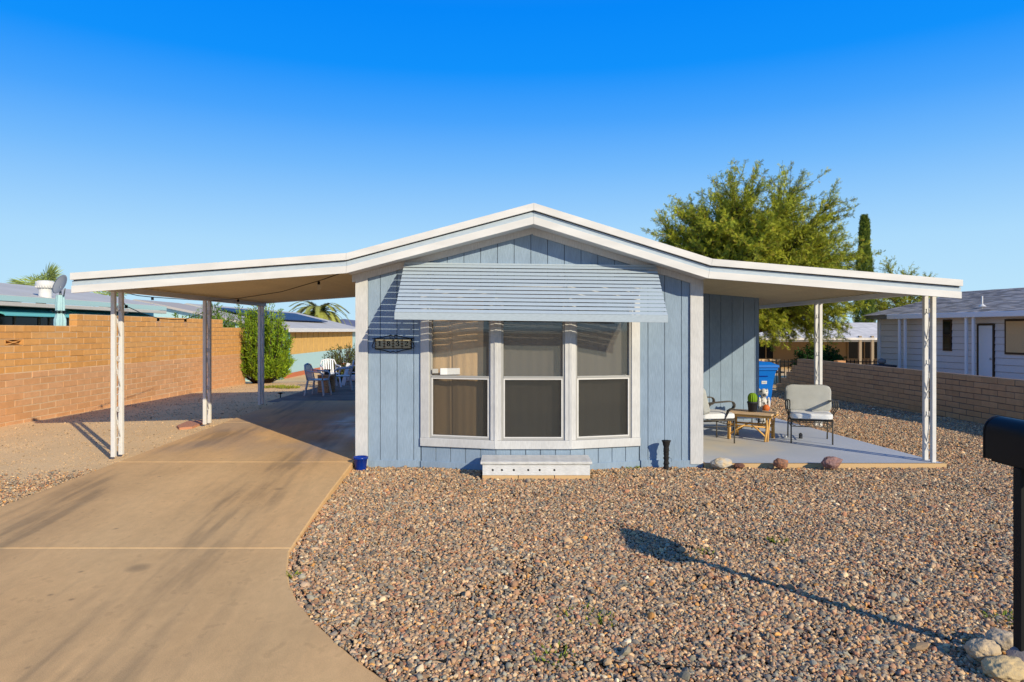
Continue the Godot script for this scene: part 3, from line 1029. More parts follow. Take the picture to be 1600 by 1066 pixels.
# ================================================================ block walls
func block_wall(called: String, label: String, x: float, thick: float, z0: float, z1: float, ch: float, bl: float, y0: float, top: Array, toward: float, pick: Array, near_z: float, skip: Array) -> Node3D:
	# top: [z from, z to, courses]; toward: +1 when the seen face looks to +x
	var root := thing(called, label, "wall")
	var meshes := [box_mesh(Vector3(thick, ch - 0.008, bl - 0.008), 0.003), box_mesh(Vector3(thick, ch - 0.012, bl - 0.012), 0.007), box_mesh(Vector3(thick - 0.004, ch - 0.011, bl - 0.010), 0.005)]
	var half := box_mesh(Vector3(thick, ch - 0.010, bl * 0.5 - 0.010), 0.004)
	var xc := x - toward * thick * 0.5
	var spots := []
	for t in top:
		for r in range(t[3], t[2]):
			var y: float = y0 + ch * (r + 0.5)
			var off: float = 0.0 if r % 2 == 0 else 0.5
			var za: float = t[0]
			var first := true
			while za < t[1] - 0.05:
				var len: float = bl
				if first and fposmod((za - z0) / bl + off, 1.0) > 0.25:
					len = bl * 0.5
				first = false
				if za + len > t[1] + 0.02:
					len = bl * 0.5
				spots.append([za + len * 0.5, y, len, r])
				za += len
	var order := []
	for s in spots:
		order.append([s[0] if s[0] > near_z else 1000.0 - s[0], s])
	order.sort_custom(func(a, b): return a[0] < b[0])
	var rest := [tool(), tool()]
	var n := 0
	var r2 := RandomNumberGenerator.new()
	r2.seed = 77
	for o in order:
		var s: Array = o[1]
		var hit := false
		for k in skip:
			if absf(s[0] - k[0]) < bl * 0.3 and absf(s[1] - k[1]) < ch * 0.5:
				hit = true
				k[2] = Vector3(xc, s[1], -s[0])
		if hit:
			continue
		var mats: Array = pick[0] if s[1] > pick[2] else pick[1]
		var at_ := Vector3(xc + r2.randf_range(-0.003, 0.003) + (pick[3] if s[1] > pick[2] else 0.0), s[1], -s[0])
		if n < 300:
			var m: Mesh = meshes[r2.randi() % 3] if s[2] > bl * 0.9 else half
			part("block", m, mats[r2.randi() % mats.size()], root, at_)
		else:
			box(rest[0 if s[1] > pick[2] else 1], at_, Vector3(thick, ch - 0.010, s[2] - 0.010), 0.004)
		n += 1
	if n > 300:
		for k in 2:
			if k == 1 or pick[2] < 50.0:
				var p := part("blocks", rest[k], pick[k][0], root)
				p.set_meta("kind", "stuff")
	var core := tool()
	for t in top:
		for r in range(t[3], t[2]):
			var y: float = y0 + ch * (r + 0.5)
			var cut := 0.0
			for k in skip:
				if k[2] != null and absf(k[2].y - y) < ch * 0.5 and -k[2].z > t[0] and -k[2].z < t[1]:
					cut = -k[2].z
			var segs := [[t[0], t[1]]]
			if cut > 0.0:
				segs = [[t[0], cut - bl * 0.5], [cut + bl * 0.5, t[1]]]
			for sg in segs:
				box(core, Vector3(xc + (pick[3] if y > pick[2] else 0.0), y - 0.001, -(sg[0] + sg[1]) * 0.5), Vector3(thick - 0.010, ch + 0.0003 * r, sg[1] - sg[0] - 0.012), 0.0)
	part("mortar", core, M[pick[4]], root)
	return root

func make_walls() -> void:
	var up := [M.block_orange_0, M.block_orange_1, M.block_orange_2, M.block_orange_3, M.block_orange_4]
	var dn := [M.block_pink_0, M.block_pink_1, M.block_pink_2, M.block_pink_3]
	var skip := [[11.25, 1.45, null]]
	var ch := 0.1125
	var w := block_wall("left_block_wall", "long orange slump block wall along the left side, stepped along its top", -8.2, 0.15, 7.2, 20.9, ch, 0.406, -0.04, [[7.2, 20.95, 16, 0], [12.884, 19.38, 18, 16]], 1.0, [up, dn, 0.955, -0.010, "mortar"], 10.7, skip)
	if skip[0][2] != null:
		var c: Vector3 = skip[0][2]
		var st := tool()
		var hy := ch * 0.5 - 0.005
		var hz := 0.406 * 0.5 - 0.005
		var o := Vector3(0, 0, 0)
		for s in [-1, 1]:
			box(st, Vector3(0, s * (hy - 0.006), 0), Vector3(0.14, 0.012, hz * 2.0), 0.002)
			box(st, Vector3(0, 0, s * (hz - 0.010)), Vector3(0.1401, hy * 2.0 - 0.024, 0.020), 0.002)
			bar(st, Vector3(0, -hy + 0.012, s * -(hz - 0.02)), Vector3(0, hy - 0.012, s * (hz - 0.02)), 0.1402 if s > 0 else 0.1404, 0.014, Vector3(0, 0, 1))
		box(st, Vector3.ZERO, Vector3(0.1407, 0.03, 0.05), 0.002)
		part("breeze_block", st, M.block_orange_0, w, c + Vector3(-0.010, 0, 0))
	# flat cap stones would hide the steps: the wall is left uncapped, as it stands
	var br := [M.block_brown_0, M.block_brown_1, M.block_brown_2, M.block_brown_3]
	var c2 := 0.107
	block_wall("right_block_wall", "low brown block wall in shade along the right side, stepped down at its far end", 8.43, 0.15, 8.0, 21.9, c2, 0.406, -0.222, [[8.0, 21.69, 2, 0], [8.0, 21.28, 4, 2], [8.0, 20.87, 6, 4], [8.0, 20.46, 8, 6], [8.0, 20.05, 10, 8]], -1.0, [br, br, 99.0, 0.0, "mortar_dark"], 10.9, [])

# ================================================================ houses round about
func gable_roof(root: Node3D, x_eave: float, y_eave: float, x_ridge: float, y_ridge: float, x_far: float, za: float, zb: float, m: Material, thick := 0.10) -> void:
	var st := tool()
	prism(st, PackedVector2Array([Vector2(x_eave, y_eave), Vector2(x_ridge, y_ridge), Vector2(x_ridge, y_ridge - thick), Vector2(x_eave, y_eave - thick)]), -za, -zb)
	prism(st, PackedVector2Array([Vector2(x_ridge, y_ridge), Vector2(x_far, y_eave), Vector2(x_far, y_eave - thick), Vector2(x_ridge, y_ridge - thick)]), -za, -zb)
	part("roof", st, m, root)

func make_neighbours() -> void:
	# the teal trimmed house beyond the left wall
	var h := thing("teal_house", "low grey roofed house with teal trim and dark windows behind the left wall", "house")
	var st := tool()
	box(st, Vector3(-15.4, 0.9, -19.0), Vector3(5.6, 2.9, 10.0), 0.0)
	part("wall", st, M.teal_paint, h)
	gable_roof(h, -12.0, 2.52, -15.0, 3.08, -18.4, 13.0, 23.6, M.roof_grey)
	st = tool()
	box(st, Vector3(-11.97, 2.44, -18.3), Vector3(0.06, 0.13, 10.6), 0.0)
	part("fascia", st, M.pale_teal, h)
	st = tool()
	box(st, Vector3(-11.99, 2.31, -18.3), Vector3(0.10, 0.10, 10.6), 0.01)
	part("gutter", st, M.roof_grey, h)
	st = tool()
	box(st, Vector3(-12.28, 2.30, -18.3), Vector3(0.5, 0.04, 10.4), 0.0)
	part("soffit", st, M.teal_paint, h)
	for s in [[15.4, 16.0], [16.35, 18.1], [18.15, 18.9], [19.3, 20.6], [20.9, 22.9]]:
		st = tool()
		box(st, Vector3(-12.59, 1.66, -(s[0] + s[1]) * 0.5), Vector3(0.06, 0.86, s[1] - s[0]), 0.01)
		var wn := part("window", st, M.dark_glass, h)
		st = tool()
		for e in [s[0] - 0.02, (s[0] + s[1]) * 0.5, s[1] + 0.02]:
			box(st, Vector3(-12.55, 1.66, -e), Vector3(0.05, 0.9, 0.035), 0.003)
		part("frame", st, M.pale_teal if s[0] > 20.0 else M.dark_wall, wn)
	for s in [[16.2, 19.05], [19.2, 23.2]]:
		st = tool()
		prism(st, PackedVector2Array([Vector2(-12.55, 2.27), Vector2(-12.06, 2.10), Vector2(-12.03, 2.06), Vector2(-12.03, 2.03), Vector2(-12.06, 2.06), Vector2(-12.55, 2.22)]), -s[0], -s[1])
		part("window_awning", st, M.teal_paint, h)
	# roof turbine
	var tv := thing("turbine_vent", "round white turbine vent standing on the grey roof behind the left wall", "vent", at(70.5, 462, 17.8))
	st = tool(true)
	lathe(st, [Vector2(0.155, -0.1), Vector2(0.155, 0.17)], 20)
	part("collar", st, M.white_metal, tv)
	st = tool(true)
	lathe(st, [Vector2(0.155, 0.171), Vector2(0.20, 0.19), Vector2(0.225, 0.26), Vector2(0.22, 0.33), Vector2(0.17, 0.385), Vector2(0.0, 0.40)], 22)
	var tb := part("turbine", st, M.white_metal, tv)
	st = tool()
	for k in 22:
		var a := TAU * k / 22.0
		bar(st, Vector3(cos(a) * 0.215, 0.195, sin(a) * 0.215), Vector3(cos(a + 0.25) * 0.20, 0.36, sin(a + 0.25) * 0.20), 0.02, 0.03, Vector3(cos(a), 0, sin(a)))
	part("vane", st, M.white_metal, tb)
	# satellite dish on a mast wrapped in cloth
	var dp := at(94, 508, 13.6)
	var ds := thing("satellite_dish", "grey satellite dish on a mast wrapped in pale teal cloth", "dish", Vector3(dp.x, -0.0, dp.z))
	st = tool(true)
	tube(st, [Vector3(0, -0.2, 0), Vector3(0, 2.35, 0)], 0.03, 0.03, 8)
	part("mast", st, M.dish_grey, ds)
	st = tool(true)
	var prof := []
	for k in 15:
		var y := 1.0 + 1.38 * k / 14.0
		var r := 0.105 + 0.008 * sin(k * 0.9) - 0.02 * k / 14.0
		if y > 1.98 and y < 2.12:
			r = 0.075
		elif y >= 2.12:
			r = 0.085 - 0.02 * (y - 2.12) / 0.25
		prof.append(Vector2(r, y))
	var sides := 36
	for i in prof.size() - 1:
		for k in sides:
			var q := []
			for e in [[i, k], [i, k + 1], [i + 1, k + 1], [i + 1, k]]:
				var a: float = TAU * e[1] / sides
				var r: float = prof[e[0]].x * (1.0 + 0.16 * sin(a * 7.0 + e[0] * 0.25))
				q.append(Vector3(cos(a) * r, prof[e[0]].y, sin(a) * r))
			var am := TAU * (k + 0.5) / sides
			quad(st, q[0], q[1], q[2], q[3], Vector3(cos(am), 0, sin(am)))
	part("cloth_wrap", st, M.cloth_teal, ds)
	st = tool(true)
	for y in [2.03, 2.06]:
		tube(st, arc_pts(Vector3(0, y, 0), Vector3(0.09, 0, 0), Vector3(0, 0, 0.09), 0, TAU, 14), 0.011, 0.011, 5, false)
	tube(st, [Vector3(-0.1, 2.04, 0.04), Vector3(-0.17, 2.08, 0.05)], 0.012, 0.008, 5)
	tube(st, [Vector3(0.1, 2.04, 0.04), Vector3(0.16, 2.0, 0.05)], 0.012, 0.008, 5)
	part("cord", st, M.black_metal, ds)
	var face := Vector3(-0.28, 0.42, 0.86).normalized()
	var bx := face.cross(Vector3.UP).normalized()
	var bs := Basis(bx, face, bx.cross(face))
	st = tool(true)
	var bowl := []
	for k in 9:
		var r := 0.19 * k / 8.0
		bowl.append(Vector2(r, -0.05 + 0.05 * pow(k / 8.0, 2.0)))
	bowl.append(Vector2(0.185, -0.008))
	for k in 8:
		bowl.append(Vector2(0.185 * (7 - k) / 8.0, -0.062 + 0.05 * pow((7 - k) / 8.0, 2.0)))
	lathe(st, bowl, 28, Vector3(0.0, 2.60, 0.02), bs.scaled_local(Vector3(0.86, 1, 1.12)))
	part("dish", st, M.dish_grey, ds)
	st = tool(true)
	tube(st, [Vector3(0.02, 2.38, 0.02), Vector3(0.0, 2.46, 0.0), Vector3(0.0, 2.56, 0.0)], 0.022, 0.018, 6)
	tube(st, [Vector3(0.08, 2.36, 0.02), Vector3(0.24, 2.50, 0.22)], 0.012, 0.012, 6)
	part("arm", st, M.dish_grey, ds)
	# small shed roof and pale gable past the teal house
	var g := thing("pale_gable_house", "pale teal gabled house with a tan roof behind the left carport posts", "house")
	st = tool()
	var gx := -11.9
	prism(st, PackedVector2Array([Vector2(gx - 4.6, -0.6), Vector2(gx + 2.2, -0.6), Vector2(gx + 2.2, 1.85), Vector2(gx - 2.35, 2.78), Vector2(gx - 4.6, 2.32)]), -26.0, -29.0)
	part("wall", st, M.pale_teal, g)
	st = tool()
	prism(st, PackedVector2Array([Vector2(gx + 2.4, 1.80), Vector2(gx - 2.35, 2.77), Vector2(gx - 2.35, 2.86), Vector2(gx + 2.4, 1.89)]), -25.8, -29.2)
	prism(st, PackedVector2Array([Vector2(gx - 4.8, 2.27), Vector2(gx - 2.35, 2.77), Vector2(gx - 2.35, 2.86), Vector2(gx - 4.8, 2.36)]), -25.8, -29.2)
	part("roof", st, M.roof_tan, g)
	st = tool()
	box(st, Vector3(gx - 0.8, 1.98, -25.2), Vector3(3.2, 0.24, 1.6), 0.01)
	part("porch_roof", st, M.lap_trim, g)
	st = tool()
	box(st, Vector3(gx + 0.1, 1.55, -25.9), Vector3(2.1, 0.7, 0.1), 0.0)
	part("door", st, M.white_paint, g)
	# house with solar panels
	var s2 := thing("solar_house", "grey roofed house with solar panels and tan wall panels beyond the bush", "house")
	st = tool()
	box(st, Vector3(-14.0, 0.15, -37.5), Vector3(7.8, 0.86, 14.0), 0.0)
	part("wall", st, M.pale_teal, s2)
	st = tool()
	box(st, Vector3(-14.03, 1.1, -37.5), Vector3(7.76, 1.2, 14.0), 0.0)
	part("wall", st, M.pale_teal, s2)
	st = tool()
	box(st, Vector3(-14.0, -0.5, -37.5), Vector3(7.9, 0.5, 14.1), 0.0)
	part("brick_base", st, M.brick_red, s2)
	gable_roof(s2, -9.75, 1.80, -14.0, 2.86, -18.4, 29.4, 44.6, M.roof_grey)
	st = tool()
	box(st, Vector3(-9.72, 1.70, -37.2), Vector3(0.06, 0.18, 14.9), 0.01)
	part("fascia", st, M.white_metal, s2)
	st = tool()
	box(st, Vector3(-10.4, 1.66, -37.2), Vector3(1.3, 0.03, 14.6), 0.0)
	part("soffit", st, M.dark_wall, s2)
	var z := 30.95
	for k in 13:
		st = tool()
		box(st, Vector3(-10.12, 1.08, -(z + 0.46)), Vector3(0.03, 1.06, 0.86), 0.004)
		part("wall_panel", st, M.panel_tan, s2)
		z += 0.95
	st = tool()
	box(st, Vector3(-10.10, 1.0, -30.85), Vector3(0.10, 1.3, 0.14), 0.005)
	part("corner_post", st, M.teal_paint, s2)
	# solar array lies on the slope
	var sl := Vector3(-4.25, 1.06, 0).normalized()
	var up := Vector3(1.06, 4.25, 0).normalized()
	for r in 2:
		for k in 9:
			st = tool()
			var c := Vector3(-9.75, 1.80, 0) + sl * (1.75 + r * 1.02) + up * 0.10 + Vector3(0, 0, -(30.2 + k * 1.22))
			box(st, c, Vector3(0.98, 0.04, 1.18), 0.004, Basis(sl, up, Vector3(0, 0, -1)))
			part("solar_panel", st, M.solar, s2)
	# lap sided neighbour on the right
	var n := thing("lap_sided_house", "white lap sided house with a grey shingle roof behind the right wall", "house")
	n.position = Vector3(12.98, 0, -24.3)
	n.rotation.y = atan2(0.225, 1.0)
	# local axes: -x is the wall seen from the lot, +z runs towards the street
	var y_eave := 2.20
	st = tool()
	box(st, Vector3(4.1, 0.7, 9.0), Vector3(8.0, 3.0, 18.0), 0.0)
	part("wall", st, M.tan_wall, n)
	for k in 15:
		st = tool()
		var y := -0.72 + 0.2 * k
		var lap := PackedVector2Array([Vector2(0.098, y + 0.016), Vector2(0.048, y + 0.010), Vector2(0.066, y + 0.198), Vector2(0.098, y + 0.198)])
		prism(st, lap, 0.0, 12.1)
		part("lap_board", st, M.lap_white, n)
	for zc in [0.0]:
		st = tool()
		box(st, Vector3(0.07, 0.75, 0.05), Vector3(0.08, 2.9, 0.12), 0.003)
		part("corner_board", st, M.lap_trim, n)
	# roof with shingle courses
	var slope := Vector3(4.3, 0.92, 0.0)
	var sn := slope.normalized()
	var nn := Vector3(-slope.y, slope.x, 0).normalized()
	st = tool()
	prism(st, PackedVector2Array([Vector2(-0.25, y_eave), Vector2(4.05, y_eave + 0.92), Vector2(8.3, y_eave), Vector2(8.3, y_eave - 0.12), Vector2(4.05, y_eave + 0.8), Vector2(-0.25, y_eave - 0.12)]), -0.35, 18.0)
	var rf := part("roof", st, M.dark_wall, n)
	st = SurfaceTool.new()
	st.begin(Mesh.PRIMITIVE_TRIANGLES)
	st.set_smooth_group(-1)
	var r3 := RandomNumberGenerator.new()
	r3.seed = 5
	var rows := 26
	for r in rows:
		var zz := -0.38
		while zz < 12.0:
			var wd := r3.randf_range(0.16, 0.42)
			var v := r3.randf_range(0.16, 0.42)
			st.set_color(Color(v * 1.06, v * 0.97, v * 0.92))
			var c := Vector3(-0.27, y_eave, zz + wd * 0.5) + sn * (0.17 * r + 0.09) + nn * (0.008 + 0.004 * r3.randf())
			box(st, c, Vector3(0.19, 0.016, wd - 0.004), 0.0, Basis(sn.rotated(Vector3(0, 0, 1), -0.05), nn.rotated(Vector3(0, 0, 1), -0.05), Vector3(0, 0, 1)))
			zz += wd
	var sh := part("shingles", st, M.shingle_tint, rf)
	sh.set_meta("kind", "stuff")
	# carport strip along the eave with its gutter and posts
	st = tool()
	box(st, Vector3(-0.42, y_eave - 0.06, 6.6), Vector3(0.10, 0.15, 11.2), 0.01)
	part("gutter", st, M.lap_trim, n)
	st = tool()
	box(st, Vector3(-0.16, y_eave - 0.02, 6.6), Vector3(0.50, 0.04, 11.2), 0.0)
	part("eave", st, M.lap_trim, n)
	for zp in [1.45, 4.02]:
		for e in [0.0, 0.24]:
			st = tool()
			box(st, Vector3(-0.36, 0.73, zp + e), Vector3(0.07, 2.8, 0.07), 0.004)
			part("post", st, M.lap_trim, n)
	st = tool()
	box(st, Vector3(0.05, 1.53, 2.95), Vector3(0.06, 0.98, 0.32), 0.004)
	var w1 := part("window", st, M.brown_frame, n)
	for yy in [1.32, 1.76]:
		st = tool()
		box(st, Vector3(0.016, yy, 2.95), Vector3(0.01, 0.40, 0.24), 0.0)
		part("pane", st, M.dark_glass, w1)
	st = tool()
	box(st, Vector3(0.05, 0.82, 4.30), Vector3(0.05, 2.0, 0.46), 0.004)
	var dr := part("door", st, M.lap_trim, n)
	st = tool()
	for e in [[4.555, 0.82, 0.05, 2.1], [4.045, 0.82, 0.05, 2.1]]:
		box(st, Vector3(0.045, e[1], e[0]), Vector3(0.07, e[3], e[2]), 0.003)
	box(st, Vector3(0.045, 1.86, 4.30), Vector3(0.07, 0.05, 0.455), 0.003)
	part("door_frame", st, M.brown_frame, dr)
	st = tool(true)
	lathe(st, [Vector2(0.03, 0), Vector2(0.034, 0.02), Vector2(0, 0.04)], 10, Vector3(0.02, 0.85, 4.48), Basis(Vector3(0, 0, 1), Vector3(-1, 0, 0), Vector3(0, 1, 0)))
	part("door_knob", st, M.aluminium, dr)
	st = tool()
	box(st, Vector3(0.05, 1.50, 5.56), Vector3(0.07, 1.0, 1.30), 0.004)
	var w2 := part("window", st, M.brown_frame, n)
	for zz in [5.25, 5.87]:
		st = tool()
		box(st, Vector3(0.010, 1.50, zz), Vector3(0.012, 0.88, 0.56), 0.0)
		part("pane", st, M.curtain_tan, w2)
	var pv := thing("roof_pipe", "thin white vent pipe on the shingle roof at the far right", "vent pipe", at(1535, 478, 20.6))
	st = tool(true)
	tube(st, [Vector3(0, -0.1, 0), Vector3(0, 0.30, 0)], 0.022, 0.022, 8)
	part("pipe", st, M.white_metal, pv)
	st = tool(true)
	lathe(st, [Vector2(0.11, -0.02), Vector2(0.05, 0.03), Vector2(0.03, 0.05)], 12)
	part("flashing", st, M.white_metal, pv)
	var dk := thing("covered_barrel", "dark lidded barrel standing behind the right wall by the neighbour's corner", "barrel", at(1378, 600, 22.4))
	st = tool(true)
	lathe(st, [Vector2(0.36, -0.1), Vector2(0.40, 0.55), Vector2(0.44, 0.56), Vector2(0.44, 0.62), Vector2(0.0, 0.66)], 18)
	part("body", st, M.pot_grey, dk)
	part("lid_knob", rock(1, 3, 0.2, Vector3(0.28, 0.2, 0.24)), M.dark_wall, dk, Vector3(0, 0.74, 0))
	# house and fence beyond the patio
	var f := thing("white_roofed_house", "tan house with a weathered white roof beyond the iron fence", "house")
	st = tool()
	box(st, Vector3(17.0, 0.4, -41.6), Vector3(16.0, 2.4, 4.0), 0.0)
	part("wall", st, M.tan_wall, f)
	st = tool()
	prism(st, PackedVector2Array([Vector2(-36.2, 1.30), Vector2(-40.0, 2.15), Vector2(-43.8, 1.30), Vector2(-43.8, 1.18), Vector2(-40.0, 2.03), Vector2(-36.2, 1.18)]), 8.5, 25.5, Transform3D(Basis(Vector3(0, 0, 1), Vector3.UP, Vector3(1, 0, 0)), Vector3.ZERO))
	part("roof", st, M.white_roof, f)
	st = tool()
	box(st, Vector3(16.8, 1.16, -36.35), Vector3(17.0, 0.16, 0.2), 0.01)
	part("fascia", st, M.dark_wall, f)
	for xw in [14.7, 20.4]:
		st = tool()
		var ww := 0.9 if xw < 15.0 else 1.9
		box(st, Vector3(xw, 0.55, -39.58), Vector3(ww, 0.95, 0.08), 0.01)
		var wn := part("window", st, M.dark_glass, f)
		st = tool()
		for e in [-1, 0, 1]:
			box(st, Vector3(xw + e * ww * 0.5, 0.55, -39.53), Vector3(0.06, 1.05, 0.05), 0.003)
		part("frame", st, M.tan_wall, wn)
	for xp in [16.4, 18.5, 19.15]:
		st = tool()
		box(st, Vector3(xp, 0.3, -36.3), Vector3(0.14, 2.2, 0.14), 0.005)
		part("post", st, M.tan_wall if xp > 18.0 else M.white_paint, f)
	var fr := thing("iron_fence", "black iron fence of thin upright bars beyond the right wall", "fence")
	var pick_m := box_mesh(Vector3(0.022, 1.15, 0.022), 0.0)
	var x := 8.7
	while x < 17.0:
		part("picket", pick_m, M.black_metal, fr, Vector3(x, 0.06, -24.6))
		x += 0.14
	st = tool()
	for y in [-0.35, 0.55]:
		box(st, Vector3(12.85, y, -24.6), Vector3(8.4, 0.035, 0.03), 0.0)
	part("rail", st, M.black_metal, fr)
	var bp := thing("block_pier", "short pinkish block pier standing just behind the stepped wall end", "pier", Vector3(9.35, -0.3, -22.0))
	for k in 4:
		for e in [0, 1]:
			part("block", box_mesh(Vector3(0.195, 0.19, 0.39) if k % 2 == 0 else Vector3(0.39, 0.19, 0.195), 0.006), M.block_pink_1, bp, Vector3((e - 0.5) * 0.2, 0.1 + 0.2 * k + 0.04, 0) if k % 2 == 0 else Vector3(0, 0.1 + 0.2 * k + 0.04, (e - 0.5) * 0.2))
	var bp2 := thing("block_pier", "small orange block pier at the end of the iron rail behind the right wall", "pier", Vector3(10.85, -0.35, -22.6))
	for k in 5:
		part("block", box_mesh(Vector3(0.27, 0.19, 0.27), 0.006), M.block_pink_2, bp2, Vector3(0, 0.14 + 0.2 * k, 0))
	var bn := thing("wooden_bench", "weathered wooden bench in the shade by the far fence", "bench", Vector3(9.5, -0.3, -25.6))
	for e in [[0.0, 0.42, 0.0, 0.4], [0.0, 0.80, -0.2, 0.05]]:
		st = tool()
		box(st, Vector3(e[0], e[1], e[2]), Vector3(1.3, 0.06 if e[3] > 0.1 else 0.2, e[3]), 0.005)
		part("seat" if e[3] > 0.1 else "backrest", st, M.table_wood, bn)
	for sx in [-0.58, 0.58]:
		st = tool()
		box(st, Vector3(sx, 0.35, -0.15), Vector3(0.07, 0.95, 0.07), 0.004)
		part("leg", st, M.table_wood, bn)
	# far hills
	st = tool(true)
	var hills := [[-2600, 150], [-2200, 175], [-1800, 140], [-1500, 165], [-1250, 190], [-1150, 175], [-1060, 200], [-985, 238], [-930, 215], [-880, 196], [-820, 165], [-640, 140], [-420, 120], [-200, 135], [100, 110], [500, 80], [1100, 60], [1500, 70], [2600, 60]]
	for i in hills.size() - 1:
		var a := Vector3(hills[i][0] * 1.0, hills[i][1] * 0.30, -4000)
		var b := Vector3(hills[i + 1][0] * 1.0, hills[i + 1][1] * 0.30, -4000)
		var fa := Vector3(a.x, -20, -3700)
		var fb := Vector3(b.x, -20, -3700)
		quad(st, fa, fb, b, a, Vector3(0, 1, 1))
		quad(st, a, b, Vector3(b.x, -20, -4400), Vector3(a.x, -20, -4400), Vector3(0, 1, -1))
	setting("hills", st, M.hill_rock)

# ================================================================ plants
func sprig_mesh(n: int, length: float, lw: float, ll: float, droop := 0.25) -> ArrayMesh:      # a feathery leaf: leaflets in two rows on a thin stalk along +y
	var st := tool()
	for i in n:
		var t := (i + 0.6) / n
		var c := Vector3(0, length * t, -droop * length * t * t)
		for s in [-1, 1]:
			var tip := c + Vector3(s * ll, ll * 0.45, -0.1 * ll)
			var side := Vector3(-s * 0.25, 0.5, 0.0).normalized() * lw * 0.5
			var mid := (c + tip) * 0.5 + Vector3(0, 0, 0.08 * ll)
			tri(st, c, mid + side, mid - side, Vector3(0, 0, 1))
			tri(st, tip, mid + side, mid - side, Vector3(0, 0, 1))
	st.generate_normals()
	return st.commit()

func blade_mesh(length: float, w: float) -> ArrayMesh:          # one lance shaped leaf, folded along its rib
	var st := tool()
	var z := w * 0.22
	var m0 := Vector3(0, 0, 0)
	var m1 := Vector3(0, length * 0.5, -z)
	var m2 := Vector3(0, length, -length * 0.12)
	for s in [-1, 1]:
		var e := Vector3(s * w * 0.5, length * 0.42, z * 0.4)
		tri(st, m0, m1, e, Vector3(0, 0, 1))
		tri(st, m1, m2, e, Vector3(0, 0, 1))
	st.generate_normals()
	return st.commit()

func aim(dir: Vector3, roll: float) -> Basis:        # +y along dir
	var y := dir.normalized()
	var x := y.cross(Vector3.UP if absf(y.y) < 0.95 else Vector3.RIGHT).normalized().rotated(y, roll)
	return Basis(x, y, x.cross(y))

func rv(r: RandomNumberGenerator) -> Vector3:
	var v := Vector3(r.randf_range(-1, 1), r.randf_range(-1, 1), r.randf_range(-1, 1))
	return v.normalized() if v.length() > 0.01 else Vector3.UP

func limb(st: SurfaceTool, p: Vector3, d: Vector3, len: float, r0: float, r1: float, up: float, r: RandomNumberGenerator, segs := 5, sides := 6) -> Array:
	var pts := [p]
	var dir := d.normalized()
	for i in segs:
		dir = (dir + rv(r) * 0.16 + Vector3(0, up, 0)).normalized()
		pts.append(pts[-1] + dir * len / segs)
	tube(st, pts, r0, r1, sides)
	return pts

func feather_tree(called: String, label: String, where: Vector3, fork: float, mid_y: float, half: Vector3, sprigs: int, limbs: int, seed_: int) -> Node3D:
	# limbs run from the fork to points inside the crown, twigs carry on outwards from them
	var r := RandomNumberGenerator.new()
	r.seed = seed_
	var root := thing(called, label, "tree", where)
	var trunk := tool(true)
	var small := tool(true)
	var k0 := half.x / 4.2
	var base := limb(trunk, Vector3(0, -0.3, 0), Vector3(0.1, 1, 0), fork + 0.3, 0.24 * k0, 0.18 * k0, 0.0, r, 5, 10)
	var mid := Vector3(0, mid_y, 0)
	var twigs := []
	for i in limbs:
		var t := (i + 0.5) / limbs
		var el := lerpf(-0.82, 1.0, pow(t, 0.9))
		var a := TAU * i * 0.618034 + r.randf_range(-0.25, 0.25)
		var ce := pow(maxf(0.0, 1.0 - el * el), 0.44)
		var goal := mid + Vector3(cos(a) * ce * half.x, el * half.y, sin(a) * ce * half.z) * r.randf_range(0.45, 0.76)
		var p0: Vector3 = base[-1 - (i % 2)]
		var pts := []
		for q in 8:
			var u := q / 7.0
			var p := p0.lerp(goal, u) + Vector3(0, half.y * 0.12 * sin(u * PI), 0) + (rv(r) * 0.13 * k0 if q > 0 and q < 7 else Vector3.ZERO)
			pts.append(p)
		tube(trunk, pts, r.randf_range(0.07, 0.12) * k0, 0.02 * k0, 6)
		var n := 48
		for j in n:
			var u := pow((j + r.randf()) / n, 0.75) * 0.86 + 0.14
			var k := mini(int(u * 7.0), 6)
			var p: Vector3 = (pts[k] as Vector3).lerp(pts[k + 1], u * 7.0 - k)
			var outw: Vector3 = (p - mid) / half
			var d: Vector3 = ((pts[k + 1] - pts[k]).normalized() * 0.7 + outw * 0.6 + rv(r) * 0.85 + Vector3(0.05, 0.18, 0)).normalized()
			var L := half.x * r.randf_range(0.16, 0.31) * (1.15 - 0.35 * clampf(outw.length(), 0.0, 1.0))
			twigs.append(limb(small, p, d, L, 0.012 * k0, 0.004, -0.015, r, 4, 3))
	part("trunk", trunk, M.bark, root)
	var tw := part("branches", small, M.bark, root)
	tw.set_meta("kind", "stuff")
	var xf := []
	var col := []
	var per := int(ceil(float(sprigs) / twigs.size()))
	for b in twigs:
		var tone := r.randf_range(0.72, 1.28)
		var warm := r.randf()
		for q in per:
			var t := pow(r.randf(), 0.8) * 4.0
			var i := mini(int(t), 3)
			var p: Vector3 = (b[i] as Vector3).lerp(b[i + 1], t - i)
			var d: Vector3 = ((b[i + 1] - b[i]).normalized() * 0.9 + rv(r)).normalized()
			var s := r.randf_range(0.65, 1.25)
			xf.append(Transform3D(aim(d, r.randf() * TAU).scaled(Vector3(s, s, s)), p + rv(r) * 0.10 * r.randf()))
			var c := Color(0.43, 0.435, 0.028).lerp(Color(0.22, 0.275, 0.034), clampf(r.randf() * 0.7 + warm * 0.5 - 0.1, 0.0, 1.0)) * tone
			if r.randf() < 0.08:
				c = Color(0.36, 0.29, 0.04) * tone
			col.append(c)
	many("crown", sprig_mesh(6, 0.13, 0.017, 0.032), M.leaf_tint, root, xf, col)
	return root

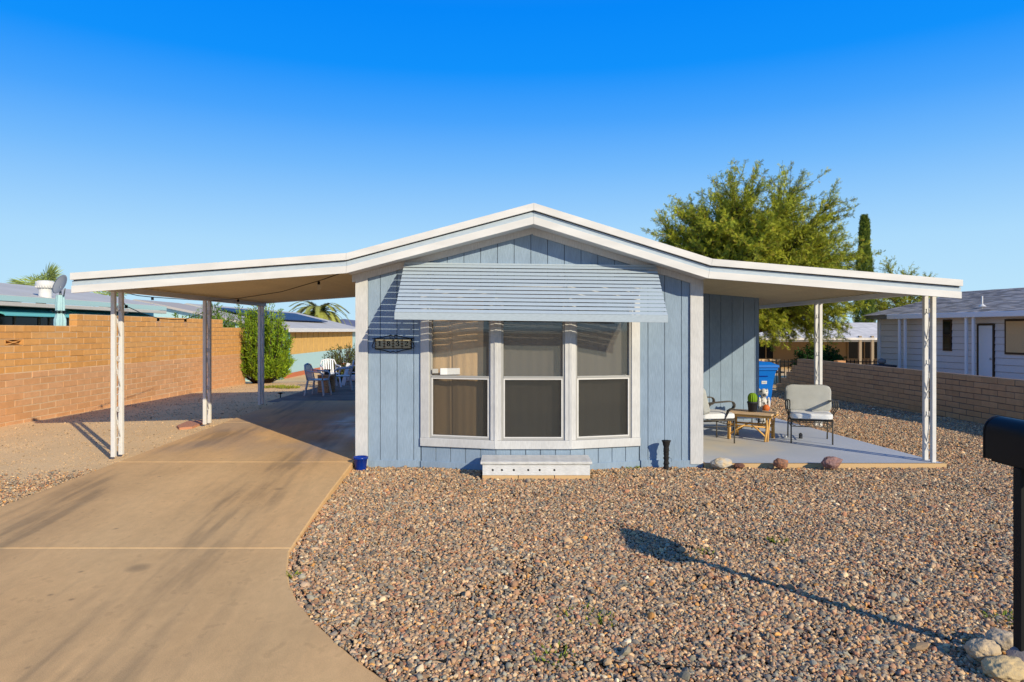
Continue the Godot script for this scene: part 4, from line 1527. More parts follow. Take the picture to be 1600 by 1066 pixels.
func leafy_bush(called: String, label: String, where: Vector3, half: Vector3, leaves: int, leaf: Mesh, seed_: int, ca: Color, cb: Color, upright := 0.8, group := "") -> Node3D:
	var r := RandomNumberGenerator.new()
	r.seed = seed_
	var root := thing(called, label, "bush", where, group)
	var st := tool(true)
	var xf := []
	var col := []
	var shoots := 260
	var per := leaves / shoots
	for i in shoots:
		var a := r.randf() * TAU
		var rad := sqrt(r.randf())
		var hh := r.randf_range(0.12, 1.0) * r.randf_range(0.82, 1.06)
		var prof := sqrt(maxf(0.08, 1.0 - pow(absf(hh - 0.42) / 0.66, 2.4))) * r.randf_range(0.75, 1.15)
		var foot := Vector3(cos(a) * half.x * 0.25 * rad, 0, sin(a) * half.z * 0.25 * rad)
		var tip := Vector3(cos(a) * half.x * rad * prof, half.y * 2.0 * hh * r.randf_range(0.9, 1.05), sin(a) * half.z * rad * prof)
		var mid := foot.lerp(tip, 0.5) + Vector3(cos(a), 0.3, sin(a)) * half.x * 0.12
		tube(st, [foot, mid, tip], 0.014, 0.005, 4)
		var tone := r.randf_range(0.75, 1.2)
		for q in per:
			var t := 1.0 - pow(r.randf(), 1.3) * 0.62
			var p := foot.lerp(mid, t * 2.0) if t < 0.5 else mid.lerp(tip, t * 2.0 - 1.0)
			p += rv(r) * half.x * 0.07
			var d := (rv(r) * 0.8 + Vector3(cos(a) * 0.35, upright, sin(a) * 0.35)).normalized()
			var s := r.randf_range(0.7, 1.25)
			xf.append(Transform3D(aim(d, r.randf() * TAU).scaled(Vector3(s, s, s)), p))
			col.append(ca.lerp(cb, r.randf()) * tone)
	part("stems", st, M.bark, root)
	many("foliage", leaf, M.leaf_tint, root, xf, col)
	return root

func date_palm(called: String, label: String, where: Vector3, frond_len: float, n: int, seed_: int, up := 0.7) -> void:
	var r := RandomNumberGenerator.new()
	r.seed = seed_
	var root := thing(called, label, "palm tree", where)
	var st := tool(true)
	tube(st, [Vector3(0, -4, 0), Vector3(0, -1, 0), Vector3(0, 0, 0)], 0.32, 0.28, 10)
	part("trunk", st, M.bark, root)
	st = tool()
	var pts := []
	for i in 9:
		var t := i / 8.0
		pts.append(Vector3(frond_len * (t - 0.16 * t * t * t), frond_len * (0.55 * t - 0.95 * t * t), 0))
	tube(st, pts, 0.03, 0.006, 4)
	for i in 46:
		var t := 0.12 + 0.88 * i / 46.0
		var k := mini(int(t * 8.0), 7)
		var p: Vector3 = (pts[k] as Vector3).lerp(pts[k + 1], t * 8.0 - k)
		var d: Vector3 = (pts[k + 1] - pts[k]).normalized()
		for s in [-1, 1]:
			var q := p + (d * 0.55 + Vector3(0, 0.15 - 0.3 * t, s * 0.8)).normalized() * frond_len * 0.20 * (1.0 - 0.55 * t)
			var w := d * 0.05
			tri(st, p - w, p + w, q, Vector3.UP)
	st.generate_normals()
	var fm := st.commit()
	for i in n:
		var m := StandardMaterial3D.new()
		if i < 5:
			m.resource_name = "palm_green_%s_%d" % [called, i]
			var v := 0.75 + 0.12 * i
			m.albedo_color = lin(0.26 * v, 0.27 * v, 0.05 * v)
			m.roughness = 0.6
			m.backlight_enabled = true
			m.backlight = Color(0.4, 0.4, 0.4)
			M["palm_%s_%d" % [called, i]] = m
		var o := part("frond", fm, M["palm_%s_%d" % [called, i % 5]], root)
		o.rotation = Vector3(0, TAU * i * 0.382, r.randf_range(-0.55, up))
		var s := r.randf_range(0.85, 1.1)
		o.scale = Vector3(s, s, s)

func fan_palm(called: String, label: String, where: Vector3, leaf_r: float, n: int, seed_: int) -> void:
	var r := RandomNumberGenerator.new()
	r.seed = seed_
	var root := thing(called, label, "palm tree", where)
	var st := tool(true)
	tube(st, [Vector3(0, -5, 0), Vector3(0, -2, 0), Vector3(0, 0, 0)], 0.30, 0.26, 10)
	part("trunk", st, M.bark, root)
	st = tool()
	var stalk := leaf_r * 0.9
	tube(st, [Vector3.ZERO, Vector3(stalk * 0.5, 0.06, 0), Vector3(stalk, 0, 0)], 0.025, 0.015, 4)
	for i in 18:
		var a := lerpf(-2.1, 2.1, i / 17.0)
		var d := Vector3(cos(a), -0.12 - 0.1 * absf(a) + 0.12 * (i % 2), sin(a))
		var c := Vector3(stalk, 0, 0)
		var e := c + d * leaf_r * (1.0 - 0.10 * absf(a))
		var w := Vector3(-sin(a), 0, cos(a)) * leaf_r * 0.026
		var m := c + d * leaf_r * 0.55
		tri(st, c, m - w, m + Vector3(0, 0.03, 0), Vector3.UP)
		tri(st, c, m + w, m + Vector3(0, 0.03, 0), Vector3.UP)
		tri(st, m - w, e, m + Vector3(0, 0.03, 0), Vector3.UP)
		tri(st, m + w, e, m + Vector3(0, 0.03, 0), Vector3.UP)
	st.generate_normals()
	var fm := st.commit()
	for i in n:
		if i < 5:
			var m := StandardMaterial3D.new()
			var v := 0.7 + 0.14 * i
			m.resource_name = "fan_green_%s_%d" % [called, i]
			m.albedo_color = lin(0.24 * v, 0.30 * v, 0.05 * v)
			m.roughness = 0.55
			m.backlight_enabled = true
			m.backlight = Color(0.4, 0.4, 0.4)
			M["fan_%s_%d" % [called, i]] = m
		var o := part("frond", fm, M["fan_%s_%d" % [called, i % 5]], root)
		o.rotation = Vector3(r.randf_range(-0.3, 0.3), TAU * i * 0.382, lerpf(-0.45, 1.3, fposmod(i * 0.618, 1.0)))

func make_greenery() -> void:
	feather_tree("mesquite_tree", "large feathery yellow green tree rising behind the patio cover", Vector3(8.75, -0.3, -25.5), 2.0, 4.35, Vector3(5.3, 4.1, 4.4), 175000, 58, 33)
	feather_tree("mesquite_tree", "smaller feathery tree peeking over the patio cover at the right", Vector3(27.2, -0.4, -48.0), 2.0, 4.3, Vector3(3.9, 3.4, 3.6), 26000, 18, 32)
	# cypress
	var r := RandomNumberGenerator.new()
	r.seed = 40
	var cy := thing("cypress_tree", "narrow dark green column of a cypress beside the big tree", "tree", Vector3(23.75, -0.4, -46.0))
	var st := tool(true)
	tube(st, [Vector3(0, 0, 0), Vector3(0, 4, 0), Vector3(0, 9.4, 0)], 0.16, 0.02, 7)
	part("trunk", st, M.bark, cy)
	var xf := []
	var col := []
	for i in 8000:
		var t := pow(r.randf(), 0.8)
		var y := 0.5 + 9.2 * t
		var a := r.randf() * TAU
		var rad := (0.60 * pow(1.0 - t, 0.5) + 0.05) * (0.55 + 0.45 * r.randf()) * (1.0 + 0.22 * sin(a * 2.0 + y * 2.1))
		var s := r.randf_range(0.8, 1.4)
		xf.append(Transform3D(aim(Vector3(cos(a) * 0.35, 1.0, sin(a) * 0.35) + rv(r) * 0.3, r.randf() * TAU).scaled(Vector3(s, s, s)), Vector3(cos(a) * rad, y, sin(a) * rad)))
		col.append(Color(0.17, 0.22, 0.025).lerp(Color(0.075, 0.12, 0.022), r.randf()))
	many("crown", sprig_mesh(5, 0.20, 0.03, 0.05, 0.05), M.leaf_tint, cy, xf, col)
	var ol := blade_mesh(0.13, 0.026)
	leafy_bush("oleander_bush", "tall bright green bush at the end of the left block wall", Vector3(-7.75, 0.03, -21.2), Vector3(1.02, 1.26, 0.9), 22000, ol, 41, Color(0.30, 0.40, 0.016), Color(0.10, 0.20, 0.018))
	leafy_bush("oleander_bush", "green bush showing above the left block wall by its stepped end", Vector3(-9.0, 0.0, -20.6), Vector3(0.75, 1.24, 0.7), 11000, ol, 42, Color(0.17, 0.27, 0.016), Color(0.08, 0.16, 0.018))
	leafy_bush("oleander_bush", "low green shrub just showing over the middle of the left block wall", Vector3(-9.2, 0.0, -19.0), Vector3(0.6, 1.1, 0.6), 7000, ol, 45, Color(0.17, 0.27, 0.016), Color(0.08, 0.16, 0.018))
	leafy_bush("garden_bush", "round dark green bush behind the right wall and patio post", Vector3(11.2, -0.35, -25.0), Vector3(0.95, 0.75, 0.8), 12000, blade_mesh(0.11, 0.05), 43, Color(0.045, 0.12, 0.02), Color(0.02, 0.065, 0.016), 0.4)
	leafy_bush("garden_bush", "sparse grey green bush behind the white plastic chairs", Vector3(-5.15, 0.05, -21.0), Vector3(0.75, 0.62, 0.7), 2600, blade_mesh(0.09, 0.03), 44, Color(0.16, 0.17, 0.05), Color(0.09, 0.12, 0.035), 0.5)
	date_palm("date_palm", "arching date palm behind the solar panel house", Vector3(-14.7, 3.0, -52.0), 2.6, 56, 51)
	fan_palm("fan_palm", "bright green fan palm above the teal house roof at the far left", Vector3(-27.6, 4.1, -40.0), 0.95, 30, 52)
	fan_palm("fan_palm", "fan palm crown just under the left end of the carport roof", Vector3(-23.6, 3.35, -40.0), 0.85, 22, 53)
	# weeds in the yard
	var wm := blade_mesh(0.045, 0.012)
	var wl := ["yellow green weed tuft against the left wall", "low weed tuft left of the second carport post", "dry weed clump in the shade behind the third post", "dry weed clump nearer the plastic chair", "small weed by the house skirting near the wrapped pipe", "weed tuft beside the mailbox rocks", "weeds in the gravel near the mailbox shadow tip", "weed patch in the lower middle gravel", "second weed patch right of the lower middle gravel", "tiny weeds along the driveway edge", "weeds by the black drip hose at the bottom", "weeds in the gravel right of the mailbox shadow"]
	var wp := [[285, 612, 0.10], [305, 611, 0.20], [429, 606, 0.30], [452, 607, 0.26], [990, 735, 0.07], [1566, 972, 0.09], [1102, 868, 0.06], [905, 968, 0.13], [940, 976, 0.09], [456, 905, 0.05], [870, 1033, 0.12], [1215, 850, 0.07]]
	for i in wp.size():
		var p := ground_at(wp[i][0], wp[i][1])
		var w := thing("weed", wl[i], "weed", p, "weeds in the yard")
		var wx := []
		var wc := []
		var rad: float = wp[i][2]
		var dry := i < 4
		for k in int(30 + (500 if i < 4 else 260) * rad):
			var a := r.randf() * TAU
			var q := sqrt(r.randf()) * rad
			var s := r.randf_range(0.6, 1.3) * (1.9 if dry else 1.0)
			wx.append(Transform3D(aim(Vector3(cos(a) * 0.6, 0.9, sin(a) * 0.6) + rv(r) * 0.5, r.randf() * TAU).scaled(Vector3(s, s, s)), Vector3(cos(a) * q, 0.008 if not dry else 0.0, sin(a) * q)))
			wc.append(Color(0.30, 0.29, 0.03).lerp(Color(0.20, 0.24, 0.03), r.randf()) if dry else Color(0.26, 0.30, 0.03).lerp(Color(0.14, 0.20, 0.025), r.randf()))
		many("leaves", wm, M.leaf_tint, w, wx, wc)

func ground_at(px: float, py: float) -> Vector3:          # the point of the ground seen along that line of sight
	var z := 4.0
	for k in 12:
		var x := (px - 800.0) * z / F
		z = (EYE - land(x, z)) * F / (py - 517.0)
	var xx := (px - 800.0) * z / F
	return Vector3(xx, land(xx, z), -z)

# ================================================================ things in the front yard
func taper(st: SurfaceTool, y0: float, s0: Vector2, y1: float, s1: Vector2, c := Vector3.ZERO) -> void:
	var q := []
	for e in [[y0, s0], [y1, s1]]:
		for k in [[-1, -1], [1, -1], [1, 1], [-1, 1]]:
			q.append(c + Vector3(k[0] * e[1].x * 0.5, e[0], k[1] * e[1].y * 0.5))
	for k in 4:
		var j := (k + 1) % 4
		quad(st, q[k], q[j], q[j + 4], q[k + 4], (q[k] + q[j]) * 0.5 - c - Vector3(0, y0, 0))
	quad(st, q[0], q[1], q[2], q[3], Vector3(0, y0 - y1, 0))
	quad(st, q[4], q[5], q[6], q[7], Vector3(0, y1 - y0, 0))

func make_yard_things() -> void:
	# house number
	var pl := thing("house_number_plaque", "wrought iron plaque with four cream number tiles reading 1832", "plaque", Vector3(-1.436, 1.514, -8.262))
	var st := tool()
	box(st, Vector3(0, 0, 0.002), Vector3(0.445, 0.128, 0.012), 0.002)
	part("backing", st, M.black_metal, pl)
	var font := SystemFont.new()
	font.font_names = PackedStringArray(["Droid Serif"])
	font.font_weight = 700
	for i in 4:
		var x := -0.162 + 0.108 * i
		st = tool()
		box(st, Vector3(x, 0, 0.012), Vector3(0.102, 0.112, 0.010), 0.002)
		var tl := part("number_tile", st, M.tile_cream, pl)
		for s in [-1, 1]:
			st = tool()
			for k in 3:
				box(st, Vector3(x + s * 0.045, -0.035 + 0.035 * k, 0.0175), Vector3(0.010, 0.020, 0.003), 0.0, Basis(Vector3(0, 0, 1), 0.6))
			part("tile_border", st, M.tile_brown, tl)
		var tm := TextMesh.new()
		tm.text = "1832"[i]
		tm.font = font
		tm.font_size = 64
		tm.pixel_size = 0.00135
		tm.depth = 0.002
		part("digit", tm, M.black_metal, tl, Vector3(x, 0.0, 0.0185))
	st = tool(true)
	for s in [-1, 1]:
		tube(st, [Vector3(-0.225, s * 0.062, 0.01), Vector3(-0.12, s * 0.078, 0.012), Vector3(-0.03, s * 0.104, 0.012), Vector3(0, s * 0.092, 0.012), Vector3(0.03, s * 0.104, 0.012), Vector3(0.12, s * 0.078, 0.012), Vector3(0.225, s * 0.062, 0.01)], 0.005, 0.005, 5)
		tube(st, [Vector3(s * 0.222, 0.066, 0.01), Vector3(s * 0.232, 0.03, 0.012), Vector3(s * 0.255, -0.03, 0.012), Vector3(s * 0.245, -0.055, 0.012), Vector3(s * 0.228, -0.045, 0.012)], 0.005, 0.004, 5)
		tube(st, [Vector3(s * 0.215, 0.066, 0.01), Vector3(s * 0.258, 0.064, 0.012)], 0.006, 0.003, 5)
		tube(st, arc_pts(Vector3(s * 0.03, 0.085, 0.012), Vector3(0.016, 0, 0), Vector3(0, 0.014, 0), 0, 5.0, 8), 0.004, 0.003, 5)
	part("scroll_frame", st, M.black_metal, pl)
	# blue pot
	var bp := thing("blue_flowerpot", "small cobalt blue flowerpot at the foot of the left corner board", "pot", Vector3(-1.80, 0.0, -8.12))
	st = tool(true)
	lathe(st, [Vector2(0.0, 0.0), Vector2(0.058, 0.0), Vector2(0.062, 0.012), Vector2(0.080, 0.145), Vector2(0.086, 0.147), Vector2(0.087, 0.172), Vector2(0.080, 0.174), Vector2(0.074, 0.13), Vector2(0.0, 0.125)], 26)
	part("pot", st, M.pot_blue, bp)
	# step under the bay window
	var sp := thing("wooden_step", "worn white wooden step with six round holes on tan blocks below the bay", "step", Vector3(0.27, 0, 0))
	st = tool()
	box(st, Vector3(0.0, 0.198, -7.80), Vector3(1.245, 0.03, 0.42), 0.004)
	box(st, Vector3(0.0, 0.1795, -7.80), Vector3(1.20, 0.006, 0.40), 0.0)
	part("tread", st, M.worn_white, sp)
	var fb := CSGCombiner3D.new()
	fb.name = "front_board"
	sp.add_child(fb)
	var cb := CSGBox3D.new()
	cb.name = "plank"
	cb.size = Vector3(1.195, 0.112, 0.024)
	cb.position = Vector3(0, 0.118, -7.612)
	cb.material = M.front_white
	fb.add_child(cb)
	for x in [-0.475, -0.375, -0.245, -0.088, 0.037, 0.198]:
		var cy := CSGCylinder3D.new()
		cy.name = "hole"
		cy.operation = CSGShape3D.OPERATION_SUBTRACTION
		cy.radius = 0.0125
		cy.height = 0.2
		cy.sides = 14
		cy.rotation.x = PI / 2
		cy.position = Vector3(x * 1.02, 0.119, -7.612)
		cy.material = M.dark_wall
		fb.add_child(cy, true)
	st = tool()
	box(st, Vector3(0, 0.12, -7.70), Vector3(1.18, 0.10, 0.02), 0.0)
	part("backing", st, M.black_post, sp)
	for s in [-1, 1]:
		st = tool()
		box(st, Vector3(s * 0.585, 0.118, -7.80), Vector3(0.022, 0.112, 0.35), 0.002)
		part("side_board", st, M.worn_white, sp)
	for k in 3:
		st = tool()
		box(st, Vector3(-0.405 + 0.404 * k, 0.005, -7.70), Vector3(0.398, 0.112, 0.19), 0.006)
		part("block", st, M.concrete, sp)
	# wrapped pipe
	var wp := thing("wrapped_pipe", "short upright pipe wrapped in dark cloth and string beside the right corner", "pipe", Vector3(1.835, 0.0, -8.12))
	st = tool(true)
	var prof := []
	for k in 25:
		var y := -0.02 + 0.385 * k / 24.0
		var r := 0.030 + 0.0025 * sin(k * 1.9) + 0.006 * maxf(0.0, (y - 0.16) / 0.2)
		if y > 0.30:
			r += 0.018 * (y - 0.30) / 0.065
		prof.append(Vector2(r, y))
	prof.append(Vector2(0.0, 0.36))
	lathe(st, prof, 16)
	part("wrapping", st, M.wrap_black, wp)
	st = tool(true)
	for y in [0.09, 0.16, 0.24]:
		tube(st, arc_pts(Vector3(0, y, 0), Vector3(0.037, 0.006, 0), Vector3(0, -0.004, 0.037), 0, TAU, 14), 0.003, 0.003, 4, false)
	tube(st, [Vector3(0.036, 0.16, 0.01), Vector3(0.06, 0.15, 0.02), Vector3(0.055, 0.12, 0.03)], 0.002, 0.002, 4)
	part("string", st, M.black_metal, wp)
	# stones along the patio edge and by the mailbox
	var stones := [
		["garden_rock", "large tan and grey rock left along the patio edge", at(1128, 724, 8.08), Vector3(0.25, 0.125, 0.15), 61, Color(0.72, 0.54, 0.32), Color(0.50, 0.48, 0.44), 3],
		["garden_rock", "flat dark red stone next to the tan patio rock", at(1155, 728, 8.13), Vector3(0.13, 0.06, 0.10), 62, Color(0.24, 0.11, 0.07), Color(0.17, 0.09, 0.07), 1],
		["garden_rock", "orange brown rounded rock in the middle of the patio edge", at(1221, 724, 8.06), Vector3(0.185, 0.12, 0.14), 63, Color(0.50, 0.22, 0.12), Color(0.30, 0.17, 0.12), 3],
		["garden_rock", "mauve boulder furthest right along the patio edge", at(1301, 723, 8.04), Vector3(0.25, 0.14, 0.17), 64, Color(0.40, 0.22, 0.18), Color(0.32, 0.20, 0.19), 2],
		["river_rock", "grey angular rock right against the mailbox post", at(1566, 1003, 3.60), Vector3(0.165, 0.115, 0.15), 65, Color(0.68, 0.53, 0.36), Color(0.48, 0.38, 0.26), 4],
		["river_rock", "smooth oval tan rock leftmost at the mailbox foot", at(1537, 1017, 3.46), Vector3(0.155, 0.115, 0.13), 66, Color(0.72, 0.53, 0.32), Color(0.55, 0.42, 0.27), 0],
		["river_rock", "long yellowish rock in front of the mailbox post", at(1570, 1046, 3.32), Vector3(0.225, 0.11, 0.16), 67, Color(0.72, 0.52, 0.26), Color(0.55, 0.42, 0.24), 1],
		["river_rock", "dark grey rock at the right foot of the mailbox post", at(1596, 1030, 3.42), Vector3(0.13, 0.10, 0.13), 68, Color(0.24, 0.21, 0.19), Color(0.30, 0.25, 0.23), 3]]
	for s in stones:
		var g := rock(4, s[4], 0.22, s[3], s[7])
		var md := MeshDataTool.new()
		var flat := SurfaceTool.new()
		flat.create_from(g, 0)
		flat.index()
		md.create_from_surface(flat.commit(), 0)
		var nz := FastNoiseLite.new()
		nz.seed = s[4]
		nz.frequency = 14.0
		nz.fractal_octaves = 5
		for i in md.get_vertex_count():
			var v := md.get_vertex(i)
			var t := clampf(0.5 + 1.5 * nz.get_noise_3dv(v), 0.0, 1.0)
			md.set_vertex_color(i, (s[5] as Color).lerp(s[6], t))
		var out := ArrayMesh.new()
		md.commit_to_surface(out)
		var rm: StandardMaterial3D = M.rock_tint
		rm.albedo_texture = T.grain
		rm.uv1_triplanar = true
		rm.uv1_world_triplanar = true
		rm.uv1_scale = Vector3(5, 5, 5)
		rm.heightmap_enabled = true
		rm.heightmap_texture = T.raw
		rm.heightmap_scale = 0.25
		var o := lone(s[0], out, rm, s[1], "rock", s[2], "rocks along the patio" if s[0] == "garden_rock" else "rocks round the mailbox")
		o.rotation.y = 0.35 if s[4] == 67 else 0.0
	# mailbox
	var mb := thing("mailbox", "black arched mailbox on a square post at the right edge", "mailbox", Vector3(2.6175, -0.03, -3.44))
	st = tool()
	box(st, Vector3(-0.048, 0.49, 0), Vector3(0.054, 1.04, 0.054), 0.004)
	part("post", st, M.black_post, mb)
	st = tool()
	box(st, Vector3(0, 1.0135, 0.01), Vector3(0.14, 0.012, 0.40), 0.002)
	part("bracket", st, M.black_post, mb)
	var hw := 0.0825
	var arch := PackedVector2Array([Vector2(-hw, 1.020), Vector2(hw, 1.020), Vector2(hw, 1.160)])
	for k in range(1, 15):
		var a := PI * k / 14.0
		arch.append(Vector2(hw * cos(a), 1.160 + hw * sin(a)))
	st = tool(true)
	for k in arch.size():
		var p := arch[k]
		var q := arch[(k + 1) % arch.size()]
		var n := Vector3((p.x + q.x) * 0.5, (p.y + q.y) * 0.5 - 1.10, 0)
		if k == 0:
			st.set_smooth_group(-1)
		else:
			st.set_smooth_group(1)
		quad(st, Vector3(p.x, p.y, -0.22), Vector3(q.x, q.y, -0.22), Vector3(q.x, q.y, 0.22), Vector3(p.x, p.y, 0.22), n)
	part("body", st, M.black_metal, mb)
	var rimp := PackedVector2Array()
	for p in arch:
		rimp.append(Vector2(p.x * 1.03, 1.13 + (p.y - 1.13) * 1.022))
	st = tool()
	prism(st, rimp, -0.221, -0.232)
	part("back_plate", st, M.black_metal, mb)
	st = tool()
	prism(st, rimp, 0.221, 0.236)
	var door := part("door", st, M.black_metal, mb)
	st = tool()
	box(st, Vector3(0.0, 1.215, 0.244), Vector3(0.04, 0.02, 0.02), 0.004)
	part("handle", st, M.black_metal, door)
	st = tool()
	box(st, Vector3(0.092, 1.17, 0.10), Vector3(0.006, 0.16, 0.022), 0.001)
	part("flag", st, M.black_metal, mb)
	# drip hose along the gravel
	st = tool(true)
	var hp := []
	for p in [[478, 838], [468, 862], [462, 893], [468, 920], [482, 948], [505, 975], [530, 992], [560, 1014], [600, 1032], [645, 1040], [720, 1038], [800, 1041], [880, 1043], [960, 1044], [1060, 1048], [1160, 1052], [1290, 1058]]:
		hp.append(ground_at(p[0], p[1]) + Vector3(rng.randf_range(-0.01, 0.01), 0.020, rng.randf_range(-0.012, 0.012)))
	tube(st, hp, 0.008, 0.008, 6)
	lone("drip_hose", st, M.black_post, "thin black drip hose lying in the gravel along the driveway curve", "hose")
	st = tool(true)
	hp = []
	for p in [[905, 925], [925, 934], [945, 945], [962, 957]]:
		hp.append(ground_at(p[0], p[1]) + Vector3(0, 0.022, 0))
	tube(st, hp, 0.009, 0.008, 6)
	lone("twig", st, M.bark, "short dark twig lying in the middle of the gravel", "twig")
	# flagstone by the second post
	var fs := tool()
	var fp := PackedVector2Array()
	for p in [[276, 668], [292, 660], [318, 657], [319, 662], [300, 670], [280, 672]]:
		var g := ground_at(p[0], p[1])
		fp.append(Vector2(g.x, g.z))
	prism(fs, fp, 0.0, -0.035, Transform3D(Basis(Vector3.RIGHT, Vector3(0, 0, 1), Vector3(0, -1, 0)), Vector3(0, ground_at(298, 665).y - 0.01, 0)))
	lone("flagstone", fs, M.flagstone, "pinkish flat flagstone beside the second carport post", "flagstone")
	# small white card box behind the left bay pane
	st = tool()
	box(st, Vector3.ZERO, Vector3(0.24, 0.078, 0.03), 0.003)
	var wb := lone("white_box", st, M.plastic_white, "small white box standing on the rail of the left bay pane", "box", at(703, 580.5, 8.235))
	wb.rotation.y = 0.247
	st = tool()
	box(st, Vector3.ZERO, Vector3(0.075, 0.055, 0.012), 0.003)
	var lb := lone("key_safe", st, M.aluminium, "small metal lock on the rail beside the white box", "lock", at(680, 580, 8.215))
	lb.rotation.y = 0.247
	# string lights along the carport
	var sl := thing("string_lights", "drooping string of clear bulbs outside the carport's left edge", "string lights", Vector3.ZERO, "strings of bulbs")
	_string(sl, [at(193, 457, 8.9), at(215, 462, 9.5), at(238, 464.5, 10.2), at(275, 467, 11.0), at(322, 470, 12.4)], [at(238, 470, 10.2)])
	var sl2 := thing("string_lights", "lower string of clear bulbs hanging in front of the left wall", "string lights", Vector3.ZERO, "strings of bulbs")
	_string(sl2, [at(189, 468, 8.8), at(197, 478.5, 9.0), at(222, 490, 9.5), at(247, 497.5, 10.0), at(270, 499.5, 10.3), at(289.5, 499, 10.6), at(322, 487, 11.0)], [at(197, 483, 9.0), at(247, 503, 10.0), at(289.5, 504, 10.6)])
	var sl3 := thing("string_lights", "string of clear bulbs running under the carport ceiling", "string lights", Vector3.ZERO, "strings of bulbs")
	_string(sl3, [at(330, 470.5, 11.0), at(372, 466.5, 11.6), at(440, 456, 10.4), at(498, 439, 9.2), at(530, 428, 8.4)], [at(372, 473, 11.6), at(498, 446, 9.2)])

func _string(root: Node3D, cable: Array, bulbs: Array) -> void:
	var st := tool(true)
	tube(st, cable, 0.006, 0.006, 5)
	part("cable", st, M.black_metal, root)
	for b in bulbs:
		st = tool(true)
		lathe(st, [Vector2(0.0, 0.055), Vector2(0.018, 0.054), Vector2(0.019, 0.012), Vector2(0.0, 0.010)], 10, b)
		var s := part("socket", st, M.black_metal, root)
		st = tool(true)
		lathe(st, [Vector2(0.0, -0.060), Vector2(0.020, -0.052), Vector2(0.030, -0.028), Vector2(0.024, -0.004), Vector2(0.014, 0.012)], 12, b)
		part("bulb", st, M.pane, s)

# ================================================================ patio furniture
func iron_chair(label: String, where: Vector3, turn: float) -> Node3D:
	var c := thing("patio_chair", label, "chair", where, "cushioned patio chairs")
	c.rotation.y = turn
	for x in [-0.27, 0.27]:
		for z in [[0.24, 0.0], [-0.24, -0.05]]:
			var s := tool(true)
			tube(s, [Vector3(x, 0, z[0] + z[1]), Vector3(x, 0.33, z[0])], 0.011, 0.011, 6)
			part("leg", s, M.iron, c)
	var st := tool(true)
	tube(st, [Vector3(-0.27, 0.33, 0.24), Vector3(0.27, 0.33, 0.24), Vector3(0.27, 0.33, -0.22), Vector3(-0.27, 0.33, -0.22), Vector3(-0.27, 0.33, 0.24)], 0.012, 0.012, 6)
	for z in [-0.12, 0.0, 0.12]:
		tube(st, [Vector3(-0.27, 0.33, z), Vector3(0.27, 0.33, z)], 0.006, 0.006, 5)
	for s in [-0.25, 0.25]:
		tube(st, [Vector3(s, 0.33, -0.22), Vector3(s, 0.60, -0.29), Vector3(s, 0.785, -0.35)], 0.012, 0.011, 6)
	tube(st, [Vector3(-0.25, 0.785, -0.35), Vector3(0.25, 0.785, -0.35)], 0.012, 0.012, 6)
	part("frame", st, M.iron, c)
	st = tool(true)
	for e in [0.24, -0.24]:
		tube(st, [Vector3(-0.27, 0.24, e), Vector3(0.27, 0.24, e)], 0.007, 0.007, 5)
		for k in 6:
			tube(st, arc_pts(Vector3(-0.225 + 0.09 * k, 0.285, e), Vector3(0.034, 0, 0), Vector3(0, 0.034, 0), 0.4 * k, 0.4 * k + 5.2, 10), 0.005, 0.004, 4)
	for e in [-0.27, 0.27]:
		tube(st, [Vector3(e, 0.24, -0.22), Vector3(e, 0.24, 0.24)], 0.007, 0.007, 5)
	part("scroll_band", st, M.iron, c)
	for s in [-1, 1]:
		st = tool(true)
		for k in 3:
			var x: float = s * (0.285 + 0.028 * k)
			var pts := [Vector3(s * 0.25, 0.56, -0.28), Vector3(x, 0.585, -0.10), Vector3(x, 0.60, 0.12)]
			pts.append_array(arc_pts(Vector3(x, 0.545, 0.16), Vector3(0, 0.055, 0), Vector3(0, 0, 0.055), 0.0, PI, 7))
			pts.append_array([Vector3(x - s * 0.01, 0.47, 0.13), Vector3(s * 0.275, 0.34, 0.09)])
			tube(st, pts, 0.009, 0.008, 6)
		part("arm", st, M.iron, c)
	# cushions with soft, slightly uneven edges
	part("seat_cushion", cushion(Vector3(0.56, 0.085, 0.52), 71), M.cushion_white, c, Vector3(0, 0.386, 0.01))
	var b := part("back_cushion", cushion(Vector3(0.63, 0.39, 0.12), 72), M.cushion_grey, c, Vector3(0, 0.60, -0.225))
	b.rotation.x = -0.22
	return c

func cushion(s: Vector3, seed_: int) -> ArrayMesh:
	var nz := FastNoiseLite.new()
	nz.seed = seed_
	nz.frequency = 3.0
	var g := ico(4)
	var v := []
	for p: Vector3 in g[0]:
		var q := Vector3.ZERO
		for k in 3:
			q[k] = signf(p[k]) * pow(absf(p[k]), 0.32)
		q = q / maxf(absf(q.x), maxf(absf(q.y), absf(q.z)))
		var e := Vector3(0.5 * s.x, 0.5 * s.y, 0.5 * s.z)
		var r := q * e
		# roll the edges
		var o := Vector3(signf(q.x) * pow(absf(q.x), 1.0), q.y, q.z)
		var len := pow(pow(absf(o.x), 7.0) + pow(absf(o.y), 7.0) + pow(absf(o.z), 7.0), 1.0 / 7.0)
		r = o / len * e
		r += r.normalized() * 0.010 * nz.get_noise_3dv(r * 3.0) + r.normalized() * 0.005 * nz.get_noise_3dv(r * 12.0)
		v.append(r)
	var st := tool(true)
	for f in g[1]:
		tri(st, v[f[0]], v[f[1]], v[f[2]], v[f[0]] + v[f[1]] + v[f[2]])
	st.generate_normals()
	return st.commit()

